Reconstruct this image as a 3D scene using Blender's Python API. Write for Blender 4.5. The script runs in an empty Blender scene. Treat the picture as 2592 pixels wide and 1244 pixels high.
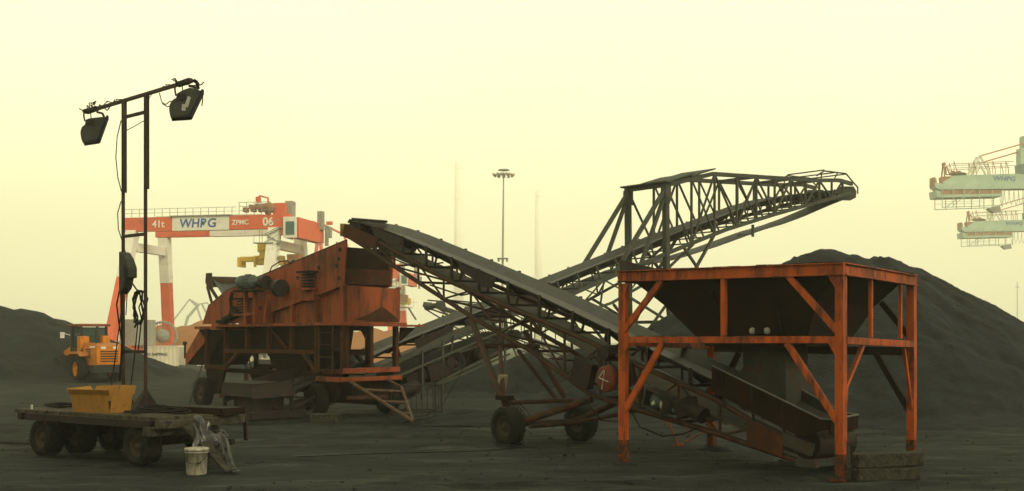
import bpy, math, random
import numpy as np
from mathutils import Vector, Matrix
random.seed(7)
sc = bpy.context.scene
col = sc.collection
R = math.radians

# ------------------------------------------------------------------ camera, sky, sun, exposure
cam = bpy.data.objects.new('camera', bpy.data.cameras.new('camera'))
col.objects.link(cam)
cam.location = (0, 0, 2.2)
cam.rotation_euler = (R(90), 0, 0)
cam.data.sensor_width = 36.0
cam.data.lens = 38.89
cam.data.shift_y = 0.0926
cam.data.clip_end = 6000
sc.camera = cam

SUN_EL, SUN_AZ = 34.0, 138.0          # azimuth clockwise from +Y
wd = bpy.data.worlds.new("World"); sc.world = wd; wd.use_nodes = True
nt = wd.node_tree
bg = nt.nodes['Background']
sky = nt.nodes.new('ShaderNodeTexSky'); sky.sky_type = 'NISHITA'; sky.sun_disc = False
sky.sun_elevation = R(SUN_EL); sky.sun_rotation = R(SUN_AZ)
sky.air_density = 1.0; sky.dust_density = 7.0; sky.ozone_density = 0.5
SKY_STRENGTH = 0.1
mixw = nt.nodes.new('ShaderNodeMix'); mixw.data_type = 'RGBA'; mixw.blend_type = 'MIX'
mixw.inputs['Factor'].default_value = 0.82          # a high even overcast veil over the clear sky
# the veil is brightest ahead (+Y) and duller overhead and behind, a gradient added to keep the ground darker
tcw = nt.nodes.new('ShaderNodeTexCoord'); sxw = nt.nodes.new('ShaderNodeSeparateXYZ'); nt.links.new(tcw.outputs['Generated'], sxw.inputs['Vector'])
mrw = nt.nodes.new('ShaderNodeMapRange'); mrw.interpolation_type = 'SMOOTHSTEP'
mrw.inputs['From Min'].default_value = -0.35; mrw.inputs['From Max'].default_value = 0.95
mrw.inputs['To Min'].default_value = 0.62; mrw.inputs['To Max'].default_value = 1.0
nt.links.new(sxw.outputs['Y'], mrw.inputs['Value'])
vmw = nt.nodes.new('ShaderNodeVectorMath'); vmw.operation = 'SCALE'; vmw.inputs[0].default_value = (13.4, 12.95, 7.9)
nzw = nt.nodes.new('ShaderNodeTexNoise'); nzw.inputs['Scale'].default_value = 2.2; nzw.inputs['Detail'].default_value = 4; nt.links.new(tcw.outputs['Generated'], nzw.inputs['Vector'])
nrw = nt.nodes.new('ShaderNodeMapRange'); nrw.inputs['From Min'].default_value = 0.3; nrw.inputs['From Max'].default_value = 0.7; nrw.inputs['To Min'].default_value = 0.93; nrw.inputs['To Max'].default_value = 1.05
nt.links.new(nzw.outputs['Fac'], nrw.inputs['Value'])
mlw = nt.nodes.new('ShaderNodeMath'); mlw.operation = 'MULTIPLY'; nt.links.new(mrw.outputs['Result'], mlw.inputs[0]); nt.links.new(nrw.outputs['Result'], mlw.inputs[1])
nt.links.new(mlw.outputs['Value'], vmw.inputs['Scale']); nt.links.new(vmw.outputs['Vector'], mixw.inputs['B'])
nt.links.new(sky.outputs['Color'], mixw.inputs['A'])
nt.links.new(mixw.outputs['Result'], bg.inputs['Color'])
bg.inputs['Strength'].default_value = SKY_STRENGTH

sl = bpy.data.lights.new('sun', 'SUN'); sl.energy = 1.3; sl.angle = R(18); sl.color = (1, 0.9, 0.66)
sun = bpy.data.objects.new('sun', sl); col.objects.link(sun)
sd = Vector((math.sin(R(SUN_AZ)) * math.cos(R(SUN_EL)), math.cos(R(SUN_AZ)) * math.cos(R(SUN_EL)), math.sin(R(SUN_EL))))
sun.location = sd * 100
sun.rotation_euler = (-sd).to_track_quat('-Z', 'Y').to_euler()

vs = sc.view_settings
sc.display_settings.display_device = 'sRGB'
vs.view_transform = 'Standard'; vs.look = 'None'; vs.exposure = 0.52; vs.gamma = 1.0
HAZE_DENSITY = 0.00085
HAZE_COLOR = (1.0, 0.98, 0.875)
sc.cycles.max_bounces = 6; sc.cycles.volume_bounces = 3
sc.cycles.use_denoising = True

# ------------------------------------------------------------------ helpers
class MB:
    """collects shapes; build() links them as ONE mesh object"""
    def __init__(s): s.v = []; s.f = []; s.sm = []
    def add(s, vs, fs, smooth=False):
        n = len(s.v); s.v += [tuple(v) for v in vs]
        s.f += [tuple(i + n for i in f) for f in fs]; s.sm += [smooth] * len(fs); return s
    def box(s, c, d, rz=0, ry=0):
        M = Matrix.Rotation(rz, 3, 'Z') @ Matrix.Rotation(ry, 3, 'Y'); c = Vector(c)
        vs = [c + M @ Vector((x * d[0] / 2, y * d[1] / 2, z * d[2] / 2)) for x in (-1, 1) for y in (-1, 1) for z in (-1, 1)]
        return s.add(vs, [(0, 1, 3, 2), (4, 6, 7, 5), (0, 4, 5, 1), (2, 3, 7, 6), (0, 2, 6, 4), (1, 5, 7, 3)])
    def beam(s, p, q, w, h=None, up=(0, 0, 1)):
        p, q = Vector(p), Vector(q); h = h or w
        d = (q - p).normalized(); u = Vector(up)
        if abs(d.dot(u)) > 0.98: u = Vector((1, 0, 0))
        a = d.cross(u).normalized(); b = a.cross(d).normalized()
        vs = [e + a * i * w / 2 + b * j * h / 2 for e in (p, q) for i in (-1, 1) for j in (-1, 1)]
        return s.add(vs, [(0, 1, 3, 2), (4, 6, 7, 5), (0, 4, 5, 1), (2, 3, 7, 6), (0, 2, 6, 4), (1, 5, 7, 3)])
    def tube(s, p, q, r, n=10, r2=None, caps=True):
        p, q = Vector(p), Vector(q); r2 = r if r2 is None else r2
        d = (q - p).normalized(); u = Vector((0, 0, 1)) if abs(d.z) < 0.95 else Vector((1, 0, 0))
        a = d.cross(u).normalized(); b = a.cross(d)
        vs = []
        for k in range(n):
            c, t = math.cos(2 * math.pi * k / n), math.sin(2 * math.pi * k / n)
            vs += [p + (a * c + b * t) * r, q + (a * c + b * t) * r2]
        s.add(vs, [(2 * k, 2 * ((k + 1) % n), 2 * ((k + 1) % n) + 1, 2 * k + 1) for k in range(n)], True)
        if caps: s.add(vs, [tuple(2 * k for k in range(n))[::-1], tuple(2 * k + 1 for k in range(n))])
        return s
    def path(s, pts, r, n=6):
        pts = [Vector(p) for p in pts]
        for i in range(len(pts) - 1): s.tube(pts[i], pts[i + 1], r, n)
        return s
    def prism(s, poly, vec):
        poly = [Vector(p) for p in poly]; v = Vector(vec); n = len(poly)
        return s.add(poly + [p + v for p in poly], [tuple(range(n))[::-1], tuple(range(n, 2 * n))] +
                     [(k, (k + 1) % n, n + (k + 1) % n, n + k) for k in range(n)])
    def lathe(s, prof, o, ax, n=24, smooth=True):
        o, d = Vector(o), Vector(ax).normalized(); u = Vector((0, 0, 1)) if abs(d.z) < 0.95 else Vector((1, 0, 0))
        a = d.cross(u).normalized(); b = a.cross(d); m = len(prof); vs = []
        for k in range(n):
            c, t = math.cos(2 * math.pi * k / n), math.sin(2 * math.pi * k / n)
            vs += [o + d * h + (a * c + b * t) * r for r, h in prof]
        return s.add(vs, [(k * m + i, k * m + i + 1, ((k + 1) % n) * m + i + 1, ((k + 1) % n) * m + i) for k in range(n) for i in range(m - 1)], smooth)
    def loft(s, secs, closed=True):
        m = len(secs[0]); vs = [p for q in secs for p in q]; fs = []
        for i in range(len(secs) - 1):
            for k in range(m if closed else m - 1):
                fs.append((i * m + k, i * m + (k + 1) % m, (i + 1) * m + (k + 1) % m, (i + 1) * m + k))
        if closed: fs += [tuple(range(m))[::-1], tuple(range((len(secs) - 1) * m, len(secs) * m))]
        return s.add(vs, fs)
    def build(s, name, m, parent=None, bevel=0.0):
        me = bpy.data.meshes.new(name); me.from_pydata(s.v, [], s.f); me.update()
        me.polygons.foreach_set('use_smooth', s.sm)
        me.materials.append(m)
        o = bpy.data.objects.new(name, me); col.objects.link(o)
        if parent: o.parent = parent
        if bevel:
            b = o.modifiers.new('edge', 'BEVEL'); b.width = bevel; b.segments = 2; b.limit_method = 'ANGLE'
        return o

def tag(o, label, cat, group=None):
    o['label'] = label; o['category'] = cat
    if group: o['group'] = group
    return o
def thing(name, label, cat, loc, rz=0, group=None):
    o = bpy.data.objects.new(name, None); col.objects.link(o); o.empty_display_size = 0.3
    o.location = loc; o.rotation_euler = (0, 0, rz)
    return tag(o, label, cat, group)
def copy_tree(o, parent=None):
    c = o.copy(); col.objects.link(c); c.parent = parent
    for ch in list(o.children): copy_tree(ch, c)
    return c
def beam(name, m, par, p, q, w, h=None, bevel=0.0): return MB().beam(p, q, w, h).build(name, m, par, bevel)
def tube(name, m, par, p, q, r, n=10): return MB().tube(p, q, r, n).build(name, m, par)
def letters(txt, size, m, par, M, depth=0.01, stretch=1.0, shear=0.0, name='lettering'):
    cu = bpy.data.curves.new('lettering', 'FONT'); cu.body = txt; cu.size = size; cu.extrude = depth
    cu.align_x = 'CENTER'; cu.align_y = 'CENTER'; cu.shear = shear; cu.resolution_u = 3; cu.offset = 0.018 * size
    t = bpy.data.objects.new('lettering', cu); col.objects.link(t)
    dg = bpy.context.evaluated_depsgraph_get(); me = bpy.data.meshes.new_from_object(t.evaluated_get(dg))
    bpy.data.objects.remove(t)
    me.transform(M @ Matrix.Diagonal((stretch, 1, 1, 1)))
    me.materials.clear(); me.materials.append(m)
    o = bpy.data.objects.new(name, me); col.objects.link(o); o.parent = par
    return o
def face_m(origin, right, up):            # matrix that lays text on a face
    r, u = Vector(right).normalized(), Vector(up).normalized(); n = r.cross(u)
    M = Matrix((r, u, n)).transposed().to_4x4(); M.translation = Vector(origin); return M
def interp(poly, t):
    if t <= poly[0][0]: 
        a, b = poly[0], poly[1]
    else:
        a, b = poly[-2], poly[-1]
        for i in range(len(poly) - 1):
            if poly[i][0] <= t <= poly[i + 1][0]: a, b = poly[i], poly[i + 1]; break
    return a[1] + (b[1] - a[1]) * (t - a[0]) / (b[0] - a[0])

# ------------------------------------------------------------------ materials
def mat(name, base, rough=0.7, metal=0.0, var=0.35, second=None, amt=0.4, scale=3.0, dust=0.0, dustcol=(0.015, 0.015, 0.0125), bump=0.0, bscale=30.0, streak=False, spec=None):
    m = bpy.data.materials.new(name); m.use_nodes = True; t = m.node_tree; N, L = t.nodes, t.links
    b = N['Principled BSDF']; b.inputs['Roughness'].default_value = rough; b.inputs['Specular IOR Level'].default_value = spec if spec is not None else (0.5 if rough < 0.4 else 0.22 if rough < 0.72 else 0.08); b.inputs['Metallic'].default_value = metal
    tc = N.new('ShaderNodeTexCoord'); mp = N.new('ShaderNodeMapping'); L.new(tc.outputs['Object'], mp.inputs['Vector'])
    if streak: mp.inputs['Scale'].default_value = (1, 1, 0.25)
    n1 = N.new('ShaderNodeTexNoise'); n1.inputs['Scale'].default_value = scale; n1.inputs['Detail'].default_value = 6; n1.inputs['Roughness'].default_value = 0.65
    L.new(mp.outputs['Vector'], n1.inputs['Vector'])
    def mix(a, bcol, fac, typ='MIX'):
        x = N.new('ShaderNodeMix'); x.data_type = 'RGBA'; x.blend_type = typ
        for k, val in (('A', a), ('B', bcol)):
            if isinstance(val, tuple): x.inputs[k].default_value = (*val, 1)
            else: L.new(val, x.inputs[k])
        if isinstance(fac, float): x.inputs['Factor'].default_value = fac
        else: L.new(fac, x.inputs['Factor'])
        return x.outputs['Result']
    def ramp(src, lo, hi):
        r = N.new('ShaderNodeMapRange'); r.inputs['From Min'].default_value = lo; r.inputs['From Max'].default_value = hi; r.clamp = True
        L.new(src, r.inputs['Value']); return r.outputs['Result']
    dark = tuple(c * (1 - var) for c in base); lite = tuple(min(1, c * (1 + var)) for c in base)
    c = mix(dark, lite, ramp(n1.outputs['Fac'], 0.3, 0.7))
    if second:
        n2 = N.new('ShaderNodeTexNoise'); n2.inputs['Scale'].default_value = scale * 1.7; n2.inputs['Detail'].default_value = 8; n2.inputs['Roughness'].default_value = 0.72
        L.new(mp.outputs['Vector'], n2.inputs['Vector'])
        c = mix(c, second, ramp(n2.outputs['Fac'], 0.62 - amt * 0.35, 0.74 - amt * 0.25))
    if dust > 0:
        g = N.new('ShaderNodeNewGeometry'); sx = N.new('ShaderNodeSeparateXYZ'); L.new(g.outputs['Normal'], sx.inputs['Vector'])
        up = ramp(sx.outputs['Z'], 0.25, 0.8)
        ml = N.new('ShaderNodeMath'); ml.operation = 'MULTIPLY'; L.new(up, ml.inputs[0]); ml.inputs[1].default_value = dust
        c = mix(c, dustcol, ml.outputs[0])
    L.new(c, b.inputs['Base Color'])
    if bump:
        n3 = N.new('ShaderNodeTexNoise'); n3.inputs['Scale'].default_value = bscale; n3.inputs['Detail'].default_value = 5
        L.new(tc.outputs['Object'], n3.inputs['Vector'])
        bp = N.new('ShaderNodeBump'); bp.inputs['Strength'].default_value = bump; bp.inputs['Distance'].default_value = 0.05
        L.new(n3.outputs['Fac'], bp.inputs['Height']); L.new(bp.outputs['Normal'], b.inputs['Normal'])
    return m
RUST = (0.10, 0.035, 0.018); COALDUST = (0.026, 0.027, 0.023)
M = dict(
    hopper=mat('orange_hopper_paint', (0.315, 0.058, 0.0065), 0.6, var=0.2, second=(0.0648, 0.01361, 0.005184), amt=0.5, scale=2.6, dust=0.8, streak=True),
    hopper_foot=mat('scuffed_leg_foot', (0.17, 0.036, 0.010), 0.85, second=(0.028, 0.019, 0.013), amt=0.75, scale=7, dust=0.8),
    funnel=mat('dirty_hopper_plate', (0.01912, 0.0102, 0.0068), 0.8, var=0.4, second=(0.0125, 0.011, 0.009), amt=0.6, scale=1.5, streak=True),
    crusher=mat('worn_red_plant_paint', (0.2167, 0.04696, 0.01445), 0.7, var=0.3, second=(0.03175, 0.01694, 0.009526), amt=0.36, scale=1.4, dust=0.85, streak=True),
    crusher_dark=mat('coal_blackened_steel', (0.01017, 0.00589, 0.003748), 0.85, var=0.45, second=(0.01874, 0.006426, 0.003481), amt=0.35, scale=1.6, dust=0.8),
    red_tube=mat('rusty_red_tube', (0.062, 0.026, 0.016), 0.75, var=0.35, second=(0.03, 0.0198, 0.0144), amt=0.55, scale=2.5, dust=0.8),
    grey_steel=mat('dusty_grey_steel', (0.03348, 0.0346, 0.02902), 0.75, var=0.3, second=(0.04743, 0.02511, 0.01562), amt=0.35, scale=2.0, dust=0.5),
    belt=mat('worn_rubber_belt', (0.02805, 0.02958, 0.02754), 0.55, var=0.2, second=(0.01785, 0.01836, 0.01683), amt=0.5, scale=2.2),
    black_steel=mat('black_rusty_steel', (0.0088, 0.0064, 0.006), 0.7, var=0.4, second=(0.024, 0.0112, 0.0064), amt=0.4, scale=4, dust=0.4),
    mast=mat('mast_steel', (0.013, 0.0075, 0.007), 0.65, var=0.4, second=(0.0425, 0.0175, 0.009), amt=0.5, scale=5, streak=True),
    lamp=mat('grimy_lamp_metal', (0.0192, 0.0216, 0.018), 0.55, metal=0.2, var=0.4, second=(0.066, 0.066, 0.051), amt=0.2, scale=5),
    lampglass=mat('dull_lamp_glass', (0.012, 0.013, 0.02), 0.75, var=0.2),
    rubber=mat('tyre_rubber', (0.0119, 0.0119, 0.01063), 0.85, var=0.3, second=(0.01912, 0.01785, 0.01488), amt=0.4, scale=6, bump=0.4, bscale=25),
    rim=mat('dirty_wheel_rim', (0.025, 0.021, 0.017), 0.7, var=0.4, second=(0.045, 0.0225, 0.0125), amt=0.4, scale=9),
    wood=mat('grimy_deck_wood', (0.055, 0.0506, 0.0374), 0.85, var=0.4, second=(0.01925, 0.0176, 0.0143), amt=0.5, scale=4, bump=0.5, bscale=40),
    sleeper=mat('weathered_timber', (0.0385, 0.0363, 0.0275), 0.9, var=0.4, second=(0.0165, 0.0165, 0.01375), amt=0.5, scale=5, bump=0.7, bscale=30),
    card=mat('brown_cardboard', (0.2295, 0.1148, 0.02525), 0.8, var=0.1, second=(0.1652, 0.07803, 0.01836), amt=0.3, scale=3),
    bucket=mat('stained_white_plastic', (0.275, 0.26, 0.21), 0.5, var=0.15, second=(0.125, 0.1, 0.065), amt=0.35, scale=7, streak=True),
    bucket_in=mat('bucket_content', (0.12, 0.06, 0.035), 0.9),
    sheet=mat('crumpled_silver_sheet', (0.0648, 0.06682, 0.0648), 0.35, metal=0.5, var=0.5, second=(0.01215, 0.01215, 0.01215), amt=0.6, scale=6),
    cable=mat('black_cable', (0.0084, 0.0077, 0.0077), 0.95),
    motor=mat('green_grey_motor', (0.05625, 0.07875, 0.07125), 0.5, var=0.25, second=(0.03, 0.0315, 0.027), amt=0.4, scale=6, dust=0.5),
    chrome=mat('bright_cap', (0.42, 0.42, 0.364), 0.3, metal=0.3),
    red_disc=mat('red_drive_cover', (0.12, 0.0252, 0.0144), 0.7, var=0.2, second=(0.042, 0.018, 0.012), amt=0.3, scale=5),
    chalk=mat('chalk_mark', (0.5, 0.46, 0.38), 0.9, second=(0.2, 0.1, 0.07), amt=0.45, scale=20),
    loader=mat('yellow_loader_paint', (0.5184, 0.1692, 0.00864), 0.5, var=0.12, second=(0.216, 0.0864, 0.0216), amt=0.25, scale=3, dust=0.5),
    loader_dark=mat('loader_black_steel', (0.018, 0.0192, 0.018), 0.7, var=0.3),
    glass=mat('dark_cab_glass', (0.03, 0.05, 0.045), 0.12, var=0.3),
    lamp_white=mat('clear_lamp', (0.65, 0.65, 0.6), 0.3),
    c_red=mat('crane_red_paint', (0.62, 0.11, 0.045), 0.6, var=0.1, second=(0.4, 0.07, 0.03), amt=0.2, scale=0.4),
    c_white=mat('crane_white_paint', (0.72, 0.70, 0.60), 0.6, var=0.07, second=(0.5, 0.47, 0.38), amt=0.2, scale=0.4),
    c_grey=mat('crane_grey_steel', (0.26, 0.26, 0.22), 0.7, var=0.2),
    c_yellow=mat('spreader_yellow', (0.62, 0.40, 0.02), 0.6, var=0.15),
    c_blue=mat('crane_blue_lettering', (0.03, 0.10, 0.30), 0.6, var=0.05),
    c_green=mat('crane_green_mark', (0.06, 0.28, 0.12), 0.6, var=0.05),
    c_win=mat('crane_dark_window', (0.03, 0.10, 0.09), 0.3, var=0.2),
    q_green=mat('quay_crane_green', (0.34, 0.46, 0.36), 0.6, var=0.12, scale=0.3),
    q_brown=mat('quay_crane_rust', (0.286, 0.13, 0.065), 0.7, var=0.2, scale=0.5),
    q_orange=mat('quay_crane_stays', (0.45, 0.13, 0.04), 0.7, var=0.1),
    container=mat('container_white', (0.66, 0.62, 0.48), 0.6, var=0.1, second=(0.4, 0.33, 0.22), amt=0.2, scale=0.6, streak=True),
    container_dark=mat('container_end', (0.45, 0.42, 0.32), 0.6, var=0.1),
    letter_dark=mat('dark_lettering', (0.04, 0.045, 0.05), 0.7),
    letter_orange=mat('orange_lettering', (0.6, 0.12, 0.02), 0.7),
    letter_white=mat('white_lettering', (0.75, 0.72, 0.62), 0.7, var=0.05),
    galv=mat('galvanised_pole', (0.30, 0.31, 0.27), 0.6, var=0.12),
    chimney=mat('pale_chimney', (0.95, 0.92, 0.80), 0.9, var=0.05),
    coal=mat('coal', (0.0122, 0.0152, 0.0172), 0.85, var=0.35, second=(0.00684, 0.00722, 0.00684), amt=0.5, scale=1.2, bump=1.0, bscale=14),
    ore=mat('brown_ore', (0.24, 0.104, 0.04), 0.95, var=0.15, scale=0.15),
    lump=mat('coal_lump', (0.0088, 0.0092, 0.0084), 0.7, var=0.4, scale=5),
    stone=mat('pale_stone', (0.042, 0.0399, 0.0315), 0.9, var=0.3, second=(0.0175, 0.0175, 0.014), amt=0.6, scale=6, dust=0.1),
    crusher_low=mat('grimed_shaded_red_steel', (0.062, 0.02, 0.01), 0.8, var=0.4, second=(0.03, 0.017, 0.011), amt=0.5, scale=1.8, dust=0.85),  # colour holds coal grime plus the shade on the lower frame
    belt_under=mat('tan_belt_underside', (0.06, 0.05, 0.034), 0.7, var=0.25, second=(0.03, 0.027, 0.02), amt=0.4, scale=2),
    tow_paint=mat('scraped_tan_bar', (0.09, 0.051, 0.03), 0.7, var=0.35, second=(0.036, 0.018, 0.0108), amt=0.4, scale=5, dust=0.2),
    boom=mat('grey_green_boom_steel', (0.047, 0.053, 0.044), 0.75, var=0.3, second=(0.07, 0.045, 0.028), amt=0.3, scale=2.0, dust=0.4),
    rim_edge=mat('worn_plate_edge', (0.10, 0.10, 0.085), 0.6, var=0.3),
    lip=mat('dull_yellow_lip', (0.16, 0.095, 0.012), 0.7, var=0.4),
    rag=mat('pale_rag', (0.18, 0.162, 0.102), 0.9, var=0.25, scale=8),
    green_rag=mat('green_scrap', (0.06, 0.16, 0.10), 0.8, var=0.3, scale=8),
)
def ground_mat():
    m = bpy.data.materials.new('coal_yard_ground'); m.use_nodes = True; t = m.node_tree; N, L = t.nodes, t.links
    b = N['Principled BSDF']; b.inputs['Roughness'].default_value = 0.9; b.inputs['Specular IOR Level'].default_value = 0.05
    tc = N.new('ShaderNodeTexCoord')
    def noise(s, det, rough=0.6, sc3=(1, 1, 1), dist=0.0):
        mp = N.new('ShaderNodeMapping'); mp.inputs['Scale'].default_value = sc3; L.new(tc.outputs['Object'], mp.inputs['Vector'])
        n = N.new('ShaderNodeTexNoise'); n.inputs['Scale'].default_value = s; n.inputs['Detail'].default_value = det
        n.inputs['Roughness'].default_value = rough; n.inputs['Distortion'].default_value = dist; L.new(mp.outputs['Vector'], n.inputs['Vector']); return n.outputs['Fac']
    def rng(x, lo, hi, a=0.0, c=1.0):
        r = N.new('ShaderNodeMapRange'); r.inputs[1].default_value = lo; r.inputs[2].default_value = hi; r.inputs[3].default_value = a; r.inputs[4].default_value = c
        L.new(x, r.inputs[0]); return r.outputs[0]
    def mix(a, bb, f):
        x = N.new('ShaderNodeMix'); x.data_type = 'RGBA'
        for k, v in (('A', a), ('B', bb)):
            if isinstance(v, tuple): x.inputs[k].default_value = (*v, 1)
            else: L.new(v, x.inputs[k])
        L.new(f, x.inputs['Factor']); return x.outputs['Result']
    c = mix((0.0096, 0.0116, 0.0114), (0.0215, 0.0245, 0.0238), rng(noise(0.35, 8, 0.65, (1, 1.6, 1), 0.6), 0.33, 0.66))
    c = mix(c, (0.007, 0.0075, 0.007), rng(noise(0.5, 9, 0.72, (0.35, 1.8, 1), 1.2), 0.52, 0.62, 0, 0.92))       # loose coal and wet patches
    c = mix(c, (0.05, 0.054, 0.047), rng(noise(1.1, 8, 0.75, (0.45, 1.4, 1), 0.8), 0.50, 0.70, 0, 0.9))       # paler trodden dust
    sp = noise(16, 3, 0.6)
    c = mix(c, (0.005, 0.005, 0.005), rng(sp, 0.62, 0.68))
    c = mix(c, (0.05, 0.047, 0.038), rng(noise(23, 2, 0.6), 0.70, 0.74, 0, 0.8))
    L.new(c, b.inputs['Base Color'])
    bp = N.new('ShaderNodeBump'); bp.inputs['Strength'].default_value = 0.7; bp.inputs['Distance'].default_value = 0.06
    L.new(noise(7, 8, 0.7), bp.inputs['Height']); L.new(bp.outputs['Normal'], b.inputs['Normal'])
    return m
M['ground'] = ground_mat()

# ------------------------------------------------------------------ value noise for terrain
_rs = np.random.RandomState(3); _tab = _rs.rand(256, 256)
def vnoise(x, y):
    xi, yi = np.floor(x).astype(int), np.floor(y).astype(int); fx, fy = x - xi, y - yi
    fx, fy = fx * fx * (3 - 2 * fx), fy * fy * (3 - 2 * fy)
    g = lambda a, b: _tab[a % 256, b % 256]
    return (g(xi, yi) * (1 - fx) + g(xi + 1, yi) * fx) * (1 - fy) + (g(xi, yi + 1) * (1 - fx) + g(xi + 1, yi + 1) * fx) * fy
def fbm(x, y, o=4):
    s, a = 0, 0.5
    for k in range(o): s = s + a * (vnoise(x * 2 ** k + 17 * k, y * 2 ** k + 5 * k) - 0.5); a *= 0.5
    return s
def sstep(a, b, x):
    t = np.clip((x - a) / (b - a), 0, 1); return t * t * (3 - 2 * t)
TRACKS = [(15.9, .03, .5, .17, .035), (26.3, -.05, .7, .2, .04), (29.5, .10, .9, .2, .04), (23.4, -.16, .4, .18, .03)]
def terrain(x, y):
    x, y = np.asarray(x, float), np.asarray(y, float)
    z = 0.10 * fbm(x * 0.5, y * 0.5) + 0.05 * fbm(x * 2.1 + 40, y * 2.1)
    for a, b_, c, w, dep in TRACKS:                       # wheel ruts pressed into the dust
        u = y - (a + b_ * x + c * np.sin(x * 0.21))
        for s_ in (-0.95, 0.95): z = z - dep * np.exp(-((u - s_) / w) ** 2) + 0.5 * dep * np.exp(-((np.abs(u - s_) - 2.1 * w) / w) ** 2)
    z = z * (1 - sstep(60, 120, y)) - 0.012
    return z - 1.1 * sstep(75, 115, y) - 1.5 * sstep(160, 205, y)
def gz(x, y): return float(terrain(x, y))
def axis(lo, hi, fine_lo, fine_hi, step, grow):
    a = list(np.arange(fine_lo, fine_hi, step)); s = step
    while a[-1] < hi: s *= grow; a.append(a[-1] + s)
    s = step
    while a[0] > lo: s *= grow; a.insert(0, a[0] - s)
    return np.array(a)
def grid_obj(name, xs, ys, zfun, m, keep=None):
    X, Y = np.meshgrid(xs, ys); Z = zfun(X, Y); nx, ny = len(xs), len(ys)
    v = np.stack([X.ravel(), Y.ravel(), Z.ravel()], 1)
    i = np.arange(nx * ny).reshape(ny, nx)
    f = np.stack([i[:-1, :-1].ravel(), i[:-1, 1:].ravel(), i[1:, 1:].ravel(), i[1:, :-1].ravel()], 1)
    if keep is not None:
        k = keep(X, Y, Z).ravel(); f = f[k[f].any(1)]
        used = np.unique(f); rm = np.zeros(nx * ny, int); rm[used] = np.arange(len(used)); v = v[used]; f = rm[f]
    me = bpy.data.meshes.new(name); me.from_pydata(v.tolist(), [], f.tolist()); me.update()
    me.polygons.foreach_set('use_smooth', [True] * len(me.polygons)); me.materials.append(m)
    o = bpy.data.objects.new(name, me); col.objects.link(o); return o

# ------------------------------------------------------------------ ground and heaps
g = grid_obj('ground', axis(-1900, 1900, -16, 16, 0.2, 1.07), axis(-150, 2100, 12, 34, 0.2, 1.055), terrain, M['ground'])
g['kind'] = 'structure'

def heap(peaks, slope, label, m, res=0.35, rough=1.0, cat='coal pile', name='coal_pile', margin=2.0, base=None):
    px = np.array(peaks); cx0, cy0 = px[:, 0].mean(), px[:, 1].mean(); x0, x1 = (px[:, 0] - px[:, 2] / slope).min() - margin, (px[:, 0] + px[:, 2] / slope).max() + margin
    y0, y1 = (px[:, 1] - px[:, 2] / slope).min() - margin, (px[:, 1] + px[:, 2] / slope).max() + margin
    def zf(X, Y):
        wx = X + 1.1 * rough * fbm(X * 0.35 + 3, Y * 0.35); wy = Y + 1.1 * rough * fbm(X * 0.35, Y * 0.35 + 60)
        z = np.full_like(X, -9.0)
        for p in peaks:
            d = np.sqrt((wx - p[0]) ** 2 + (wy - p[1]) ** 2 + 0.35)
            z = np.maximum(z, p[2] - slope * (d - 0.6))
        n = 0.45 * rough * fbm(X * 0.6 + 9, Y * 0.6) + 0.16 * rough * fbm(X * 2.5, Y * 2.5 + 7) + 0.09 * rough * fbm(X * 7.1, Y * 7.1 + 3)
        th = np.arctan2(Y - cy0 - 6, X - cx0); rad = np.hypot(X - cx0, Y - cy0 - 6)
        n = n + 0.15 * rough * (vnoise(th * 26 + 40, rad * 0.22) - 0.5) + 0.08 * rough * (vnoise(th * 70 + 9, rad * 0.5) - 0.5)      # slides and gullies
        foot = np.where(z < 0.35, 0.35 - 0.35 * np.tanh((0.35 - z) / 0.9) - 0.12, z - 0.12)   # spilled toe
        z = np.where(z < 0.35, foot, z - 0.12) + n * np.clip(z + 0.6, 0.15, 1)
        return z + terrain(X, Y)
    o = grid_obj(name, np.arange(x0, x1, res), np.arange(y0, y1, res), zf, m, keep=lambda X, Y, Z: Z > terrain(X, Y) - 0.08)
    return tag(o, label, cat)
heap([(8.9, 37, 4.7), (9.6, 37, 5.1), (10.3, 37, 5.35), (10.9, 37, 5.32), (11.6, 37.4, 5.2), (12.4, 37.6, 5.2), (13.0, 38, 5.2), (13.35, 38, 5.05), (5.9, 38, 3.1), (7.2, 37.5, 4.0)], 0.635,
     'big black coal pile rising behind the orange hopper stand', M['coal'], res=0.13, rough=0.75)
heap([(-7.4, 50, 1.5), (-4.2, 47, 1.3), (-1.6, 46, 1.5), (0.8, 46, 1.8), (3.2, 47, 2.0), (5.0, 47, 2.0)], 0.5,
     'long low coal pile beneath the grey stacker conveyor, behind its wheeled neighbour', M['coal'], res=0.18, rough=0.9)
heap([(-38, 66, 4.3), (-34, 66, 4.45), (-30.8, 66, 4.4), (-29.4, 66, 4.25), (-27.7, 67, 3.6), (-29.8, 59, 1.5), (-27.6, 69, 2.5), (-25.9, 70, 1.35), (-24.2, 71, .95), (-22.9, 71, .85), (-21.2, 72, .45)], 0.46,
     'black coal pile on the left behind the yellow wheel loader', M['coal'], res=0.4)
heap([(-17.4, 70, 0.9), (-15.4, 70, 1.15), (-13.2, 70, 1.0)], 0.4, 'low coal heap seen through the legs of the red screening plant, before white containers', M['coal'], res=0.4, rough=0.7)
heap([(-1.15, 30.6, 0.42), (-0.5, 30.4, 0.32)], 0.35, 'small mound of fine coal beside the wheel of the belt conveyor', M['coal'], res=0.12, rough=0.25, margin=1.0)
heap([(-57.5, 172, 5.0), (-54, 172, 6.2), (-51, 172, 6.0), (-47.6, 172, 6.9), (-44, 172, 6.6)], 0.5, 'brown ore heap in the haze right of the gantry crane legs', M['ore'], res=0.7, rough=0.7, cat='ore pile', name='ore_pile')
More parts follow.
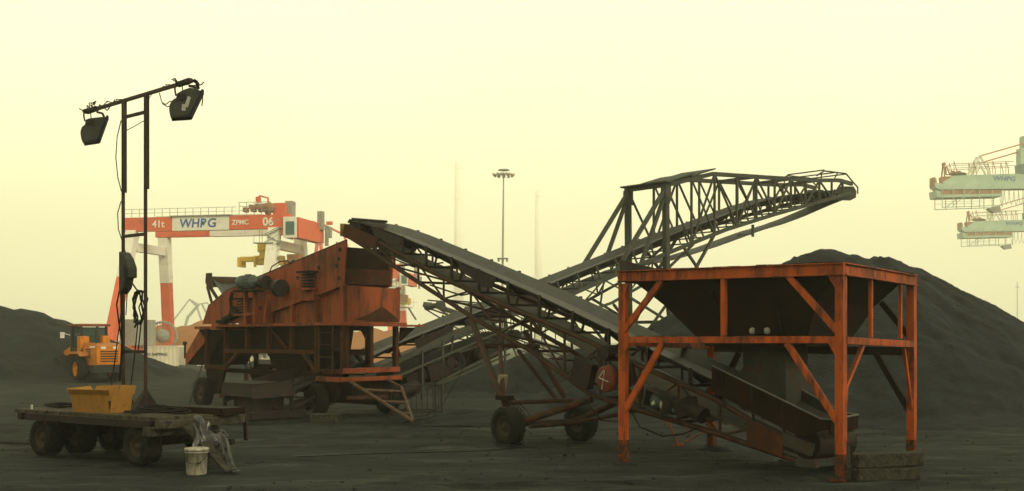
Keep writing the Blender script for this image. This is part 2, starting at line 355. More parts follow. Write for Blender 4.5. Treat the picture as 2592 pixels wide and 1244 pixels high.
heap([(-26, 172, 5.4), (-22, 172, 5.8), (-18.5, 172, 5.4)], 0.5, 'brown ore heap in the haze seen under the red screening plant', M['ore'], res=0.7, rough=0.7, cat='ore pile', name='ore_pile')

# loose lumps scattered over the yard: nobody could count them
lm = MB(); rr = random.Random(11)
def lump(x, y, s):
    z = gz(x, y); P = []
    for a, b_, c in ((1, 0, 0), (0, 1, 0), (-1, 0, 0), (0, -1, 0), (0, 0, 1), (0, 0, -1)):
        k = s * rr.uniform(0.55, 1.1); P.append((x + a * k + rr.uniform(-.2, .2) * s, y + b_ * k + rr.uniform(-.2, .2) * s, z + s * 0.25 + c * k * 0.75))
    lm.add(P, [(0, 1, 4), (1, 2, 4), (2, 3, 4), (3, 0, 4), (1, 0, 5), (2, 1, 5), (3, 2, 5), (0, 3, 5)])
for k in range(1900):
    y = 13.5 + 30 * rr.random() ** 1.6; x = rr.uniform(-0.5, 0.5) * y
    if vnoise(np.array(x * 0.6), np.array(y * 0.6)) < 0.35: continue
    lump(x, y, 0.010 + 0.04 * rr.random() ** 3.5)
for cx_, cy_, n, r_ in ((-9.8, 25.5, 60, 1.2), (1.2, 21, 40, 1.6), (5.8, 20.6, 90, 1.0), (3.0, 26.5, 120, 2.5), (-2.0, 29.5, 160, 2.0), (9.5, 27.8, 160, 3.5)):
    for k in range(n): lump(rr.gauss(cx_, r_), rr.gauss(cy_, r_ * 0.6), 0.014 + 0.045 * rr.random() ** 3)
# loose coal banked against feet and tyres, added to deepen contact shade
sp_ = MB()
def bank(x, y, r, h, n=18, m=7):
    z0 = gz(x, y) - .02; vs = [(x, y, z0 + h)]
    for i in range(1, m):
        f = i / (m - 1)
        for k in range(n):
            a = 2 * math.pi * k / n; q = r * f * (1 + .25 * math.sin(3 * a + x) + rr.uniform(-.08, .08))
            vs.append((x + q * math.cos(a), y + q * math.sin(a), z0 + h * (1 - f) ** 1.3 + (rr.uniform(-.012, .02) if i < m - 1 else -.03)))
    fs = [(0, 1 + k, 1 + (k + 1) % n) for k in range(n)]
    for i in range(m - 2):
        for k in range(n): fs.append((1 + i * n + k, 1 + (i + 1) * n + k, 1 + (i + 1) * n + (k + 1) % n, 1 + i * n + (k + 1) % n))
    sp_.add(vs, fs, True)
for x, y, r, h in ((5.2, 17.45, .32, .09), (2.0, 19.85, .34, .08), (7.2, 20.0, .34, .09), (4.1, 22.5, .4, .10), (5.6, 18.7, .9, .12), (4.9, 19.6, .8, .10), (6.3, 17.6, .6, .07),
                   (-.1, 23.1, .5, .09), (1.35, 24.3, .5, .08), (-5.7, 31.9, .7, .12), (-10.4, 36.8, .7, .10), (-7.1, 31.3, 1.3, .12), (-8.9, 21.2, .45, .05), (-6.5, 19.5, .45, .05), (-3.2, 28.8, .5, .06), (-4.6, 20.0, .5, .04)): bank(x, y, r, h)
so_ = sp_.build('contact_shade_coal', M['coal']); so_['kind'] = 'stuff'
lo_ = lm.build('coal_lumps', M['lump']); lo_['kind'] = 'stuff'

# ------------------------------------------------------------------ wheels
def wheel(par, c, ax, r, w, treads=22, rimcol=None):
    c, d = Vector(c), Vector(ax).normalized()
    b = MB().lathe([(0.0, .34 * w), (.17 * r, .34 * w), (.2 * r, .16 * w), (.36 * r, .10 * w), (.46 * r, .30 * w), (.57 * r, .40 * w), (.57 * r, -.40 * w), (.46 * r, -.30 * w), (.36 * r, -.10 * w), (.2 * r, -.16 * w), (.17 * r, -.34 * w), (0.0, -.34 * w)], c, d, 24)
    u = Vector((0, 0, 1)) if abs(d.z) < .9 else Vector((1, 0, 0)); a = d.cross(u).normalized(); v = a.cross(d)
    for s in (1, -1):
        for k in range(8):
            t = 2 * math.pi * k / 8; p = c + (a * math.cos(t) + v * math.sin(t)) * .28 * r
            b.tube(p + d * s * .10 * w, p + d * s * .2 * w, .03 * r, 6)
    o = b.build('wheel', rimcol or M['rim'], par)
    t_ = MB().lathe([(.55 * r, -.42 * w), (.62 * r, -.50 * w), (.80 * r, -.52 * w), (.94 * r, -.46 * w), (.98 * r, -.30 * w), (.98 * r, .30 * w), (.94 * r, .46 * w), (.80 * r, .52 * w), (.62 * r, .50 * w), (.55 * r, .42 * w)], c, d, 36)
    for k in range(treads):
        for s in (1, -1):
            t = 2 * math.pi * (k + (.25 if s > 0 else -.25)) / treads; e = a * math.cos(t) + v * math.sin(t); g_ = d.cross(e)
            q = c + e * .985 * r
            vs = [q + d * s * h * w + g_ * i * .052 * r * (1.35 if h > .2 else 1) + e * (j * .03 * r - (.05 * r if h > .4 else 0)) for h in (.04, .47) for i in (-1, 1) for j in (-1, 1)]
            t_.add(vs, [(0, 1, 3, 2), (4, 6, 7, 5), (0, 4, 5, 1), (2, 3, 7, 6), (0, 2, 6, 4), (1, 5, 7, 3)])
    t_.build('tyre', M['rubber'], o)
    return o

# ================================================================== ORANGE HOPPER STAND
HW, HL = 3.45, 4.17                         # across the right face, along the front face
hp = thing('hopper_stand', 'orange steel hopper stand with four legs and a dark funnel over the conveyor tail', 'hopper', (5.18, 17.3, 0), math.atan2(.785, .62))
hm = M['hopper']
legs = [(0, 0), (0, HL), (HW, 0), (HW, HL)]
for (x, y) in legs:
    sx, sy = (0.07 if x == 0 else -0.07), (0.07 if y == 0 else -0.07)
    xx, yy = x + sx, y + sy
    l = beam('leg', hm, hp, (xx, yy, 0.40), (xx, yy, 3.22), 0.14, bevel=.006)
    MB().box((xx, yy, 0.20), (0.146, 0.146, 0.42)).box((xx, yy, 0.0), (.24, .24, .04)).build('leg_foot', M['hopper_foot'], l, .006)
    if y == 0: MB().box((xx + .1, yy + (.0), 1.9), (.035, .12, 2.6)).build('leg_flange', hm, l, .004)
def hb(name, p, q, w, h, m=hm): return beam(name, m, hp, p, q, w, h, .005)
# top frame (channel section: web and two lips)
for nm, p, q, n in (('top_rail', (0.03, 0, 3.32), (0.03, HL, 3.35), (-1, 0)), ('top_rail', (HW - .03, 0, 3.30), (HW - .03, HL, 3.33), (1, 0)), ('top_rail', (0.06, .03, 3.32), (HW - .06, .03, 3.28), (0, -1)), ('top_rail', (0.06, HL - .03, 3.35), (HW - .06, HL - .03, 3.30), (0, 1))):
    b = MB().beam(p, q, .06, .20)
    o = Vector((n[0], n[1], 0)) * .045
    for dz in (-.09, .09): b.beam(Vector(p) + o + Vector((0, 0, dz)), Vector(q) + o + Vector((0, 0, dz)), .05, .02)
    b.build(nm, hm, hp, .004)
hb('middle_rail', (0.03, .14, 2.21), (0.03, HL - .14, 2.21), .09, .115)
hb('middle_rail', (.14, .03, 2.20), (HW - .14, .03, 2.13), .08, .115)
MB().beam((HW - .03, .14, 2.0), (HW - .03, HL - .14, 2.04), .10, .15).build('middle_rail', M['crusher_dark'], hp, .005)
MB().beam((.14, HL - .03, 2.16), (HW - .14, HL - .03, 2.08), .08, .12).build('middle_rail', hm, hp, .005)
hb('post', (0.03, 2.08, 2.27), (0.03, 2.08, 3.23), .075, .115)
hb('post', (1.26, .03, 2.25), (1.26, .03, 3.22), .06, .075)
hb('post', (2.67, .03, 2.23), (2.67, .03, 3.20), .06, .075)
for p, q in (((0.0, 3.28, 3.25), (0.0, 4.08, 2.36)), ((0.0, .93, 3.25), (0.0, .10, 2.34)), ((0.0, 3.26, 2.16), (0.0, 4.07, .90)), ((0.0, .95, 2.16), (0.0, .10, .92))):
    hb('brace', Vector(p) + Vector((.03, 0, 0)), Vector(q) + Vector((.03, 0, 0)), .075, .105)
bb = MB().beam((.95, .05, 2.12), (.22, .05, 1.47), .07, .07).beam((.22, .05, 1.48), (.13, .05, .88), .07, .07); bb.build('brace', hm, hp, .004)
hb('brace', (2.92, .05, 2.06), (3.38, .05, .85), .05, .07)
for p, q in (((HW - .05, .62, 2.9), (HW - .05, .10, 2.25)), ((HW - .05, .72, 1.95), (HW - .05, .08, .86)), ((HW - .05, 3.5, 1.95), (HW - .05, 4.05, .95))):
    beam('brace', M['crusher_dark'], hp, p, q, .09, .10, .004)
for (y, z) in ((HL - .12, 3.1), (.12, 3.1), (HL - .12, 2.05), (.12, 2.05), (HL - .12, .98), (.12, .98)):
    sy = -1 if y > 1 else 1
    MB().prism([(-.012, y, z + .12), (-.012, y + sy * .13, z + .12), (-.012, y, z - .10)], (.012, 0, 0)).build('gusset', hm, hp)
b = MB(); qd = random.Random(2)
for k in range(60):
    y = qd.uniform(.1, HL - .1); b.box((-.01 + qd.uniform(0, .05), y, 3.425), (.05, qd.uniform(.05, .25), qd.uniform(.01, .035)), rz=qd.uniform(-.3, .3))
for k in range(25): b.box((-.0 + qd.uniform(0, .05), qd.uniform(.2, HL - .2), 2.272), (.05, qd.uniform(.04, .2), qd.uniform(.006, .016)))
for k in range(30): b.box((qd.uniform(.1, HW - .1), -.0, 3.39), (qd.uniform(.05, .25), .05, qd.uniform(.01, .03)))
o_ = b.build('settled_coal_dust', M['coal'], hp); o_['kind'] = 'stuff'
# funnel: four sloped plates, flat bottom, spout
def ring(x0, x1, y0, y1, z): return [Vector((x0, y0, z)), Vector((x1, y0, z)), Vector((x1, y1, z)), Vector((x0, y1, z))]
r0, r1, r2 = ring(.07, HW - .07, .07, HL - .07, 3.40), ring(.45, HW - .4, .62, HL - .70, 2.82), ring(.85, HW - .75, 1.0, HL - 1.30, 2.10)
fn = MB().loft([r0, r1, r2], True)
fn.f = [f for f in fn.f if len(set(f) & {0, 1, 2, 3}) < 4]
fn.build('funnel', M['funnel'], hp)
for y in (1.35, 2.45): 
    MB().beam((.30, y, 3.05), (.86, y, 2.16), .03, .12).build('funnel_rib', M['funnel'], hp)
MB().loft([ring(1.15, 2.1, 1.48, 2.30, 2.12), ring(1.2, 2.05, 1.50, 2.28, .98)]).build('spout', M['grey_steel'], hp)
MB().prism([(1.55, 2.30, 1.95), (1.55, 2.72, 1.40), (1.55, 2.72, 1.1), (1.55, 2.30, 1.0)], (.04, 0, 0)).build('spout_gusset', M['grey_steel'], hp)
MB().prism([(.12, HL + .0, 3.45), (.12, HL + .0, 3.66), (1.5, HL + .0, 3.47), (1.5, HL, 3.42)], (0, .02, 0)).prism([(.03, 4.15, 3.45), (.03, 4.15, 3.65), (.03, 3.42, 3.47), (.03, 3.42, 3.43)], (-.015, 0, 0)).build('side_board', M['grey_steel'], hp)
v_ = MB().box((.60, 1.66, 2.36), (.16, .20, .10)).build('vibrator', M['funnel'], hp)
for y in (1.52, 1.79): MB().lathe([(0, -.035), (.05, -.035), (.06, 0), (.05, .035), (0, .035)], (.50, y, 2.36), (0, 1, 0), 16).build('vibrator_cap', M['c_grey'], v_)
MB().add([(0.2, 0.2, 3.28), (HW - .2, .2, 3.24), (HW - .2, HL - .2, 3.28), (.2, HL - .2, 3.30), (HW / 2, HL / 2, 3.2)], [(0, 1, 4), (1, 2, 4), (2, 3, 4), (3, 0, 4)]).build('coal_fill', M['coal'], hp)

# ================================================================== LATTICE BELT CONVEYORS
def belt_mesh(poly, hw, depth, t0, t1, step=.5, th=.025, flat=False):
    b = MB(); secs = []
    n = max(2, int((t1 - t0) / step)); 
    for i in range(n + 1):
        t = t0 + (t1 - t0) * i / n; z = interp(poly, t)
        d = 0 if flat else depth
        pr = [(-hw, z), (-.5 * hw, z - d), (.5 * hw, z - d), (hw, z), (hw, z - th), (.5 * hw, z - d - th), (-.5 * hw, z - d - th), (-hw, z - th)]
        secs.append([Vector((t, y, zz)) for y, zz in pr])
    return b.loft(secs)
def drum(par, t, z, r, hw, m):
    return MB().tube((t, -hw, z), (t, hw, z), r, 20).tube((t, -hw - .12, z), (t, hw + .12, z), r * .25, 8).build('drum', m, par)
def idler(par, poly, chord, t, hw, depth, ch, m):
    z = interp(poly, t); zc = interp(chord, t)
    b = MB()
    for s in (-1, 1): b.beam((t, s * ch, zc), (t, s * (hw + .03), z + .02), .05, .06)
    b.tube((t, -.5 * hw, z - depth - .06), (t, .5 * hw, z - depth - .06), .05, 8)
    for s in (-1, 1): b.tube((t, s * .5 * hw, z - depth - .06), (t, s * hw, z - .06), .05, 8)
    b.beam((t, -ch, zc + .04), (t, ch, zc + .04), .05, .05)
    for s in (-1, 1): b.beam((t, s * ch * .6, zc + .04), (t, s * ch * .5, z - depth - .1), .04, .04)
    return b.build('idler', m, par)

# ---- the red lattice conveyor that runs from the hopper up to the screening plant
cv = thing('belt_conveyor', 'wheeled conveyor with rust red tube lattice climbing from hopper stand to red screening plant', 'conveyor', (5.3, 18.4, 0), math.atan2(12.6, -9.85))
rt = M['red_tube']
BELT = [(-.1, .80), (.3, .86), (1.9, 1.44), (5.3, 2.60), (7.15, 3.22), (11.5, 4.55), (13.0, 5.0), (14.2, 5.30), (14.9, 5.42)]
TOP = [(.1, .48), (1.18, .82), (2.13, 1.20), (4.42, 1.86), (5.31, 2.17), (10.09, 3.54), (12.72, 4.48), (14.61, 5.13)]
BOT = [(.14, .20), (1.92, .54), (4.16, .91), (5.31, 1.12), (7.15, 1.95), (9.15, 2.66), (11.09, 3.42), (14.19, 4.68), (14.9, 4.95)]
belt_mesh(BELT, .56, .16, -.05, 14.9).build('belt', M['belt'], cv)
RET = [(t, z - .62) for t, z in BELT]; RET[0] = (-.1, .25); RET[1] = (.3, .30); RET[2] = (1.9, .78); RET[3] = (5.3, 1.9); RET[-1] = (14.9, 5.0); RET[-2] = (14.2, 4.84)
belt_mesh(RET, .48, 0, .0, 14.85, flat=True).build('return_belt', M['belt_under'], cv)
drum(cv, 0.1, .50, .27, .5, M['black_steel']); drum(cv, 14.95, 5.19, .25, .5, M['black_steel'])
for s in (1, -1):
    y = .58 * s
    MB().path([(t, y, z) for t, z in TOP], .055, 8).build('upper_chord', rt, cv)
    MB().path([(t, y, z) for t, z in BOT], .055, 8).build('lower_chord', rt, cv)
    nodes = [.9, 1.9, 2.9, 3.9, 5.0, 6.1, 7.2, 8.3, 9.4, 10.5, 11.6, 12.7, 13.6, 14.3]
    for i, t in enumerate(nodes):
        zt, zb = interp(TOP, t), interp(BOT, t)
        if zt - zb > .15: tube('lattice_post', rt, cv, (t, y, zb), (t, y, zt), .028, 8)
        if i + 1 < len(nodes):
            t2 = nodes[i + 1]
            zt2, zb2 = interp(TOP, t2), interp(BOT, t2)
            a, b_ = ((t, y, zb), (t2, y, zt2)) if i % 2 else ((t, y, zt), (t2, y, zb2))
            tube('lattice_brace', rt, cv, a, b_, .024, 8)
for i, t in enumerate([2.9, 5.0, 7.2, 9.4, 11.6, 13.6]):
    zb = interp(BOT, t); tube('cross_tube', rt, cv, (t, -.58, zb), (t, .58, zb), .03, 8)
    t2 = t + 1.1; tube('cross_tube', rt, cv, (t, -.58, zb), (t2, .58, interp(BOT, t2)), .024, 8)
for i, t in enumerate([5.6, 7.9, 10.1, 12.2]):
    MB().path([(t, -.58, interp(TOP, t) - .1), (t + .5, 0, (interp(TOP, t) + interp(BOT, t)) / 2), (t + 1.0, .58, interp(BOT, t + 1.0) + .12)], .022, 6).build('sway_brace', rt, cv)
t = 2.6
while t < 14.6: idler(cv, BELT, TOP, t, .56, .16, .58, M['black_steel']); t += 1.08
# scalloped belt guard plates between the idlers
for t in (8.4, 12.3):
    z0, z1 = interp(BELT, t), interp(BELT, t + 1.5)
    MB().prism([(t, .60, z0 - .03), (t + 1.5, .60, z1 - .03), (t + 1.35, .60, z1 - .28), (t + 1.0, .60, z1 - .40), (t + .5, .60, z0 - .20), (t + .15, .60, z0 - .24)], (0, .012, 0)).build('belt_guard', M['black_steel'], cv)
# head cover plates
MB().prism([(13.6, .62, 4.56), (14.5, .62, 4.80), (15.25, .62, 5.02), (15.15, .62, 5.36), (14.4, .62, 5.14), (13.4, .62, 4.84)], (0, .02, 0)).build('head_plate', M['crusher_low'], cv)
MB().prism([(13.6, -.64, 4.56), (14.5, -.64, 4.80), (15.25, -.64, 5.02), (15.15, -.64, 5.36), (14.4, -.64, 5.14), (13.4, -.64, 4.84)], (0, .02, 0)).build('head_plate', M['crusher_dark'], cv)
MB().beam((15.30, -.66, 5.20), (15.30, .68, 5.20), .04, .34).build('discharge_lip', M['lip'], cv)
MB().beam((15.15, -.5, 5.42), (15.15, .5, 5.42), .14, .06).tube((14.9, -.55, 5.47), (14.9, .55, 5.47), .035, 8).tube((15.05, -.55, 5.45), (15.05, .55, 5.45), .03, 8).build('belt_cleaner', M['black_steel'], cv)
# receiving box (skirts) under the hopper spout
MB().prism([(2.0, .66, 1.74), (-.3, .66, .93), (-.50, .66, .93), (-.46, .66, .78), (.1, .66, .62), (2.0, .66, 1.30)], (0, .025, 0)).build('skirt_plate', M['crusher_dark'], cv)
MB().prism([(2.4, -.68, 1.80), (.2, -.68, .95), (-.06, -.68, .93), (-.06, -.68, .75), (.1, -.68, .62), (2.4, -.68, 1.40)], (0, .025, 0)).build('skirt_plate', M['grey_steel'], cv)
MB().beam((-.06, -.66, .82), (-.48, .68, .82), .025, .22).build('skirt_plate', M['crusher_dark'], cv)
MB().path([(2.0, .67, 1.75), (-.3, .67, .94), (-.50, .67, .94), (-.07, -.67, .94), (.2, -.67, .96), (1.2, -.67, 1.36)], .016, 6).build('skirt_rim', M['rim_edge'], cv)
for t in (1.75, 1.1, .45):
    beam('skirt_stay', M['black_steel'], cv, (t, .70, interp([(-.3, .93), (2.0, 1.74)], t)), (t, .63, interp(TOP, t)), .035)
MB().prism([(1.20, .65, .84), (.45, .65, .60), (.47, .65, .26), (1.22, .65, .42)], (0, .025, 0)).build('tail_plate', M['crusher_low'], cv)
MB().beam((-.1, .62, .42), (.5, .62, .58), .08, .20).beam((-.2, .62, .2), (.2, .62, .2), .1, .12).build('tail_bearing', M['grey_steel'], cv)
# drive: disc cover with a chalked 4, belt guard, motor and fan box
MB().lathe([(0, -.06), (.25, -.06), (.26, -.02), (.26, .04), (.235, .06), (0, .06)], (4.58, .80, 1.45), (0, 1, 0), 28).build('drive_cover', M['red_disc'], cv)
four = MB().path([(4.60, .868, 1.62), (4.74, .868, 1.47), (4.48, .868, 1.40)], .011, 6).path([(4.58, .868, 1.62), (4.66, .868, 1.25)], .011, 6); four.build('chalk_number', M['chalk'], cv)
MB().box((5.35, .72, 1.55), (.55, .16, .50), ry=-.3).build('gear_guard', M['black_steel'], cv)
MB().tube((4.7, .3, 1.95), (4.7, .8, 1.95), .16, 16).build('drive_pulley', M['black_steel'], cv)
MB().box((4.2, .66, 1.50), (.5, .06, .42), ry=.35).build('guard_plate', M['crusher_dark'], cv)
fb = MB()
for p, q in (((3.45, 1.31), (2.97, 1.16)), ((2.97, 1.16), (3.08, .85)), ((3.08, .85), (3.55, .99)), ((3.55, .99), (3.45, 1.31))): fb.beam((p[0], .74, p[1]), (q[0], .74, q[1]), .26, .035)
fo = fb.build('motor_box', M['grey_steel'], cv)
MB().lathe([(0, -.1), (.11, -.1), (.13, 0), (.13, .12), (0, .14)], (3.27, .70, 1.08), (0, 1, 0), 18).build('motor', M['motor'], fo)
MB().box((3.13, .80, 1.02), (.06, .02, .13), ry=.3).box((3.27, .86, 1.04), (.08, .02, .06), ry=.5).build('bright_plate', M['chrome'], fo)
MB().box((2.62, .66, .98), (.36, .26, .32), ry=.33).build('control_box', M['black_steel'], cv)
MB().tube((2.2, .66, .85), (2.6, .66, 1.0), .15, 16).build('motor', M['black_steel'], cv)
# wheeled carriage
hubs = [(7.05, 1.32), (6.95, -.62)]
for t, y in hubs: wheel(cv, (t, y, .41), (0, 1, 0), .41, .34)
tube('axle', rt, cv, (7.05, 1.25, .44), (6.95, -.5, .44), .06)
MB().tube((7.35, 1.16, .95), (7.15, 1.16, .40), .10, 12).box((7.4, 1.14, .98), (.34, .24, .10)).build('hub_post', M['crusher_dark'], cv)
tube('carriage_leg', rt, cv, (9.3, .60, 2.62), (7.5, 1.16, .98), .07)
tube('carriage_leg', rt, cv, (8.25, .62, 2.05), (7.42, 1.14, .98), .05)
tube('carriage_leg', rt, cv, (8.85, -.58, 2.40), (7.0, -.62, .44), .07)
tube('carriage_leg', rt, cv, (9.1, -.58, 1.95), (7.75, -.60, .88), .05)
tube('carriage_bar', rt, cv, (8.95, .72, 2.08), (8.35, -.60, 2.06), .05)
tube('carriage_bar', rt, cv, (7.5, 1.1, .86), (7.2, -.6, .88), .05)
tube('drawbar', rt, cv, (7.05, 1.1, .44), (5.35, .50, 1.02), .075)
tube('drawbar', rt, cv, (6.95, -.5, .44), (5.35, -.45, 1.02), .075)
MB().path([(6.75, 1.0, .40), (6.3, .2, .46), (5.9, 0, .55), (4.6, 0, .80)], .045, 8).build('drawbar', rt, cv)
MB().path([(5.4, .62, 1.0), (4.9, .66, .62), (4.4, .64, .62), (4.1, .62, .86)], .014, 6).build('hose', M['cable'], cv)
MB().path([(4.1, .64, .88), (3.8, .68, .56), (3.2, .68, .42), (2.7, .66, .50), (2.4, .62, .62)], .014, 6).build('hose', M['cable'], cv)
MB().path([(6.9, 1.2, .8), (6.6, 1.32, .5), (6.5, 1.34, .12), (6.65, 1.34, .06), (6.75, 1.3, .4)], .012, 6).build('hose', M['cable'], cv)
for k in range(4):
    MB().path([(7.5 + .05 * k, 1.05 - .1 * k, .98), (7.3 - .08 * k, .98 - .06 * k, .70), (7.2 - .14 * k, .9, .42 + .05 * k)], .011, 5).build('hose', M['cable'], cv)
MB().box((7.75, .95, 1.25), (.06, .22, .42), ry=-.25).build('hanging_rag', M['rag'], cv)

# ---- the long grey stacker conveyor behind
st = thing('stacker_conveyor', 'long grey stacker conveyor with tall lattice boom and mast reaching over the coal pile', 'conveyor', (-6.9, 31.5, 0), math.atan2(.673, .74))
gs = M['boom']
SB = [(-.3, .55), (2.4, 1.45), (4, 2.10), (10.2, 4.05), (14.8, 5.52), (17.2, 6.32), (19.9, 7.12), (22.4, 7.90), (24.0, 8.30), (27.0, 8.82), (29.8, 9.20)]
SL = [(2.2, .95), (3.0, 1.25), (6.0, 2.45), (10.36, 3.50), (13.55, 4.58), (17.36, 5.80), (20.0, 6.62), (23.4, 7.50), (27.6, 8.50), (29.6, 8.98)]
ST = [(16.26, 8.04), (19.15, 8.77), (26.27, 9.21), (28.4, 9.42), (29.5, 9.36)]
SU = [(0.0, -.1), (6.0, 1.75), (9.5, 2.55), (13.5, 3.55), (16.3, 4.7), (18.2, 5.95)]
HB = .66; CH = .95
belt_mesh(SB, HB, .17, -.3, 29.8).build('belt', M['belt'], st)
SR = [(t, z - .62) for t, z in SB[:-4]] + [(20.0, 6.28), (23.0, 7.12), (26.0, 8.02), (28.2, 8.55), (29.7, 8.86)]
SR = [p for p in SR if p[0] < 17] + [(17.4, 5.35), (20.0, 6.0), (23.0, 6.85), (24.5, 7.2), (26.0, 7.62), (28.2, 8.32), (29.8, 8.80)]
belt_mesh(SR, .58, 0, 0, 29.7, flat=True).build('return_belt', M['belt'], st)
drum(st, 29.85, 9.0, .22, .62, M['grey_steel']); drum(st, -.2, .30, .24, .62, M['black_steel'])
for s in (-1, 1):
    y = CH * s
    b = MB()
    for i in range(len(SL) - 1): b.beam((SL[i][0], y, SL[i][1]), (SL[i + 1][0], y, SL[i + 1][1]), .08, .15)
    b.build('lower_chord', gs, st)
    b = MB()
    for i in range(len(ST) - 1): b.beam((ST[i][0], y, ST[i][1]), (ST[i + 1][0], y, ST[i + 1][1]), .12, .16)
    b.build('upper_chord', gs, st)
    nodes = [16.3, 17.85, 19.3, 20.75, 22.1, 23.4, 24.6, 25.7, 26.8, 27.8, 28.7]
    for i, t in enumerate(nodes):
        zt, zb = interp(ST, t), interp(SL, t)
        if i: beam('boom_post', gs, st, (t, y, zb), (t, y, zt), .075, .075)
        if i + 1 < len(nodes):
            t2 = nodes[i + 1]
            a, b_ = ((t, y, zt), (t2, y, interp(SL, t2))) if i % 2 == 0 else ((t, y, zb), (t2, y, interp(ST, t2)))
            beam('boom_brace', gs, st, a, b_, .065, .065)
            if i in (1, 3, 5): beam('boom_brace', gs, st, (t, y, zt), (t2, y, interp(SL, t2)), .055, .055)
    # mast legs: upper post, then splayed leg down to the yard
    MB().beam((16.3, y, 8.14), (16.35, y, 4.3), .20, .20).box((16.32, y, 7.75), (.32, .24, .55)).build('mast_post', gs, st)
    beam('mast_leg', gs, st, (16.35, y, 4.35), (16.75, y * 1.25, gz(0, 43) + .5), .18, .18)
    beam('mast_brace', gs, st, (16.3, y, 7.95), (13.4, y, interp(SL, 13.4)), .13, .13)
    beam('mast_brace', gs, st, (16.2, y, 7.6), (14.9, y, interp(SL, 14.9)), .12, .12)
    # under truss: lower chord, posts, braces
    b = MB()
    for i in range(len(SU) - 1): b.beam((SU[i][0] , y * .8, SU[i][1]), (SU[i + 1][0], y * .8, SU[i + 1][1]), .07, .09)
    if s < 0 or True: b.build('under_chord', gs, st)
    un = [6.0, 8.0, 9.8, 11.4, 12.9, 14.4, 15.6]
    for i, t in enumerate(un):
        beam('under_post', gs, st, (t, y * .8, interp(SU, t)), (t, y, interp(SL, t)), .05, .05)
        if i + 1 < len(un):
            t2 = un[i + 1]
            a, b_ = ((t, y * .8, interp(SU, t)), (t2, y, interp(SL, t2))) if i % 2 else ((t, y, interp(SL, t)), (t2, y * .8, interp(SU, t2)))
            beam('under_brace', gs, st, a, b_, .045, .045)
    beam('under_brace', gs, st, (17.4, y, 5.75), (18.3, y, 4.95), .09, .09)
    beam('under_brace', gs, st, (19.3, y, 6.4), (17.9, y, 4.75), .10, .10)
    beam('under_brace', gs, st, (18.2, y, 5.0), (16.4, y, 4.9), .06, .06)
    beam('under_brace', gs, st, (18.0, y, 4.8), (16.7, y * 1.15, 2.6), .08, .08)
    beam('under_brace', gs, st, (14.2, y, 3.8), (16.5, y, 2.9), .08, .08)
    beam('under_brace', gs, st, (13.4, y, 3.5), (14.9, y, 2.2), .08, .08)
    beam('under_brace', gs, st, (16.4, y, 3.6), (14.9, y, 2.2), .08, .08)
    beam('under_brace', gs, st, (14.9, y, 2.2), (16.7, y * 1.2, 1.0), .08, .08)
    # head guard rails
    MB().path([(26.6, y, 9.45), (27.2, y, 9.72), (29.0, y, 9.78), (29.6, y, 9.45), (30.0, y, 9.25), (30.0, y, 8.95)], .035, 6).path([(28.0, y, 9.42), (28.3, y, 9.76)], .03, 6).path([(26.9, y, 9.22), (27.0, y, 9.6)], .03, 6).build('head_guard', gs, st)
for y in (-.80, .78): MB().prism([(28.6, y, 9.18), (29.9, y, 9.30), (30.15, y, 9.10), (30.1, y, 8.80), (29.6, y, 8.62), (28.4, y, 8.55)], (0, .03, 0)).build('head_plate', gs, st)
for t in (27.2, 28.2, 29.0): beam('head_guard_bar', gs, st, (t, -CH, 9.76), (t, CH, 9.76), .05, .05)
for t in (16.3, 17.85, 19.3, 22.1, 24.6, 26.8): beam('top_tie', gs, st, (t, -CH, interp(ST, t)), (t, CH, interp(ST, t)), .10, .12)
for z in (4.9, 2.9): beam('mast_tie', gs, st, (16.45, -CH * 1.1, z), (16.45, CH * 1.1, z), .12, .12)
beam('mast_tie', gs, st, (16.45, -CH * 1.1, 4.9), (16.5, CH * 1.15, 2.9), .08, .08)
MB().box((16.3, 0, 8.17), (.45, 2.3, .06)).build('mast_cap', gs, st)
for i, (a, b_) in enumerate(((16.2, 17.9), (17.7, 19.25))):
    za, zb = interp(ST, a) + .12, interp(ST, b_) + .20
    MB().beam((a, -.2, za), (b_, -.2, zb), 1.7, .05).build('roof_plank', gs, st)
t = 1.0
while t < 28.8: idler(st, SB, SL, t, HB, .17, CH, M['black_steel'] if t < 8 else gs); t += .98
for t in (4.4, 6.4, 8.6): MB().prism([(t, -.97, interp(SB, t) - .02), (t + 1.6, -.97, interp(SB, t + 1.6) - .02), (t + 1.45, -.97, interp(SB, t + 1.6) - .38), (t + .15, -.97, interp(SB, t) - .36)], (0, -.012, 0)).build('belt_guard', M['black_steel'], st)
MB().box((22.2, -.7, 6.75), (.12, .06, .5)).beam((21.2, -.7, 6.50), (22.25, -.7, 6.62), .05, .06).build('return_hanger', gs, st)
# drive gear, motors and transport wheels below the lower run
wheel(st, (6.2, -.72, 1.45), (0, 1, 0), .40, .24, 22, M['black_steel']); wheel(st, (6.2, .72, 1.45), (0, 1, 0), .40, .24, 22, M['black_steel'])
MB().prism([(3.2, -.6, .25), (8.6, -.6, 1.9), (8.6, -.6, 2.5), (3.2, -.6, .9)], (0, 1.2, 0)).build('machine_bed', M['crusher_dark'], st)
for t_, h_ in ((4.4, .5), (5.5, .6), (7.6, .55), (8.3, .4)): MB().box((t_, -.85, .31 * t_ - .45), (.55, .35, h_), ry=-.3).tube((t_ + .3, -1.05, .31 * t_ - .2), (t_ + .3, -.7, .31 * t_ - .2), .18, 14).build('drive_unit', M['black_steel'], st)
MB().tube((3.6, -1.25, .62), (4.3, -1.25, .80), .20, 16).build('motor', M['black_steel'], st)
MB().beam((.2, -.96, .95), (1.2, -.80, 1.28), .05, .08).beam((.1, -1.0, .30), (1.2, -.82, .66), .05, .10).beam((-1.2, -1.0, .14), (.5, -1.0, .18), .3, .2).build('tail_rail', M['black_steel'], st)
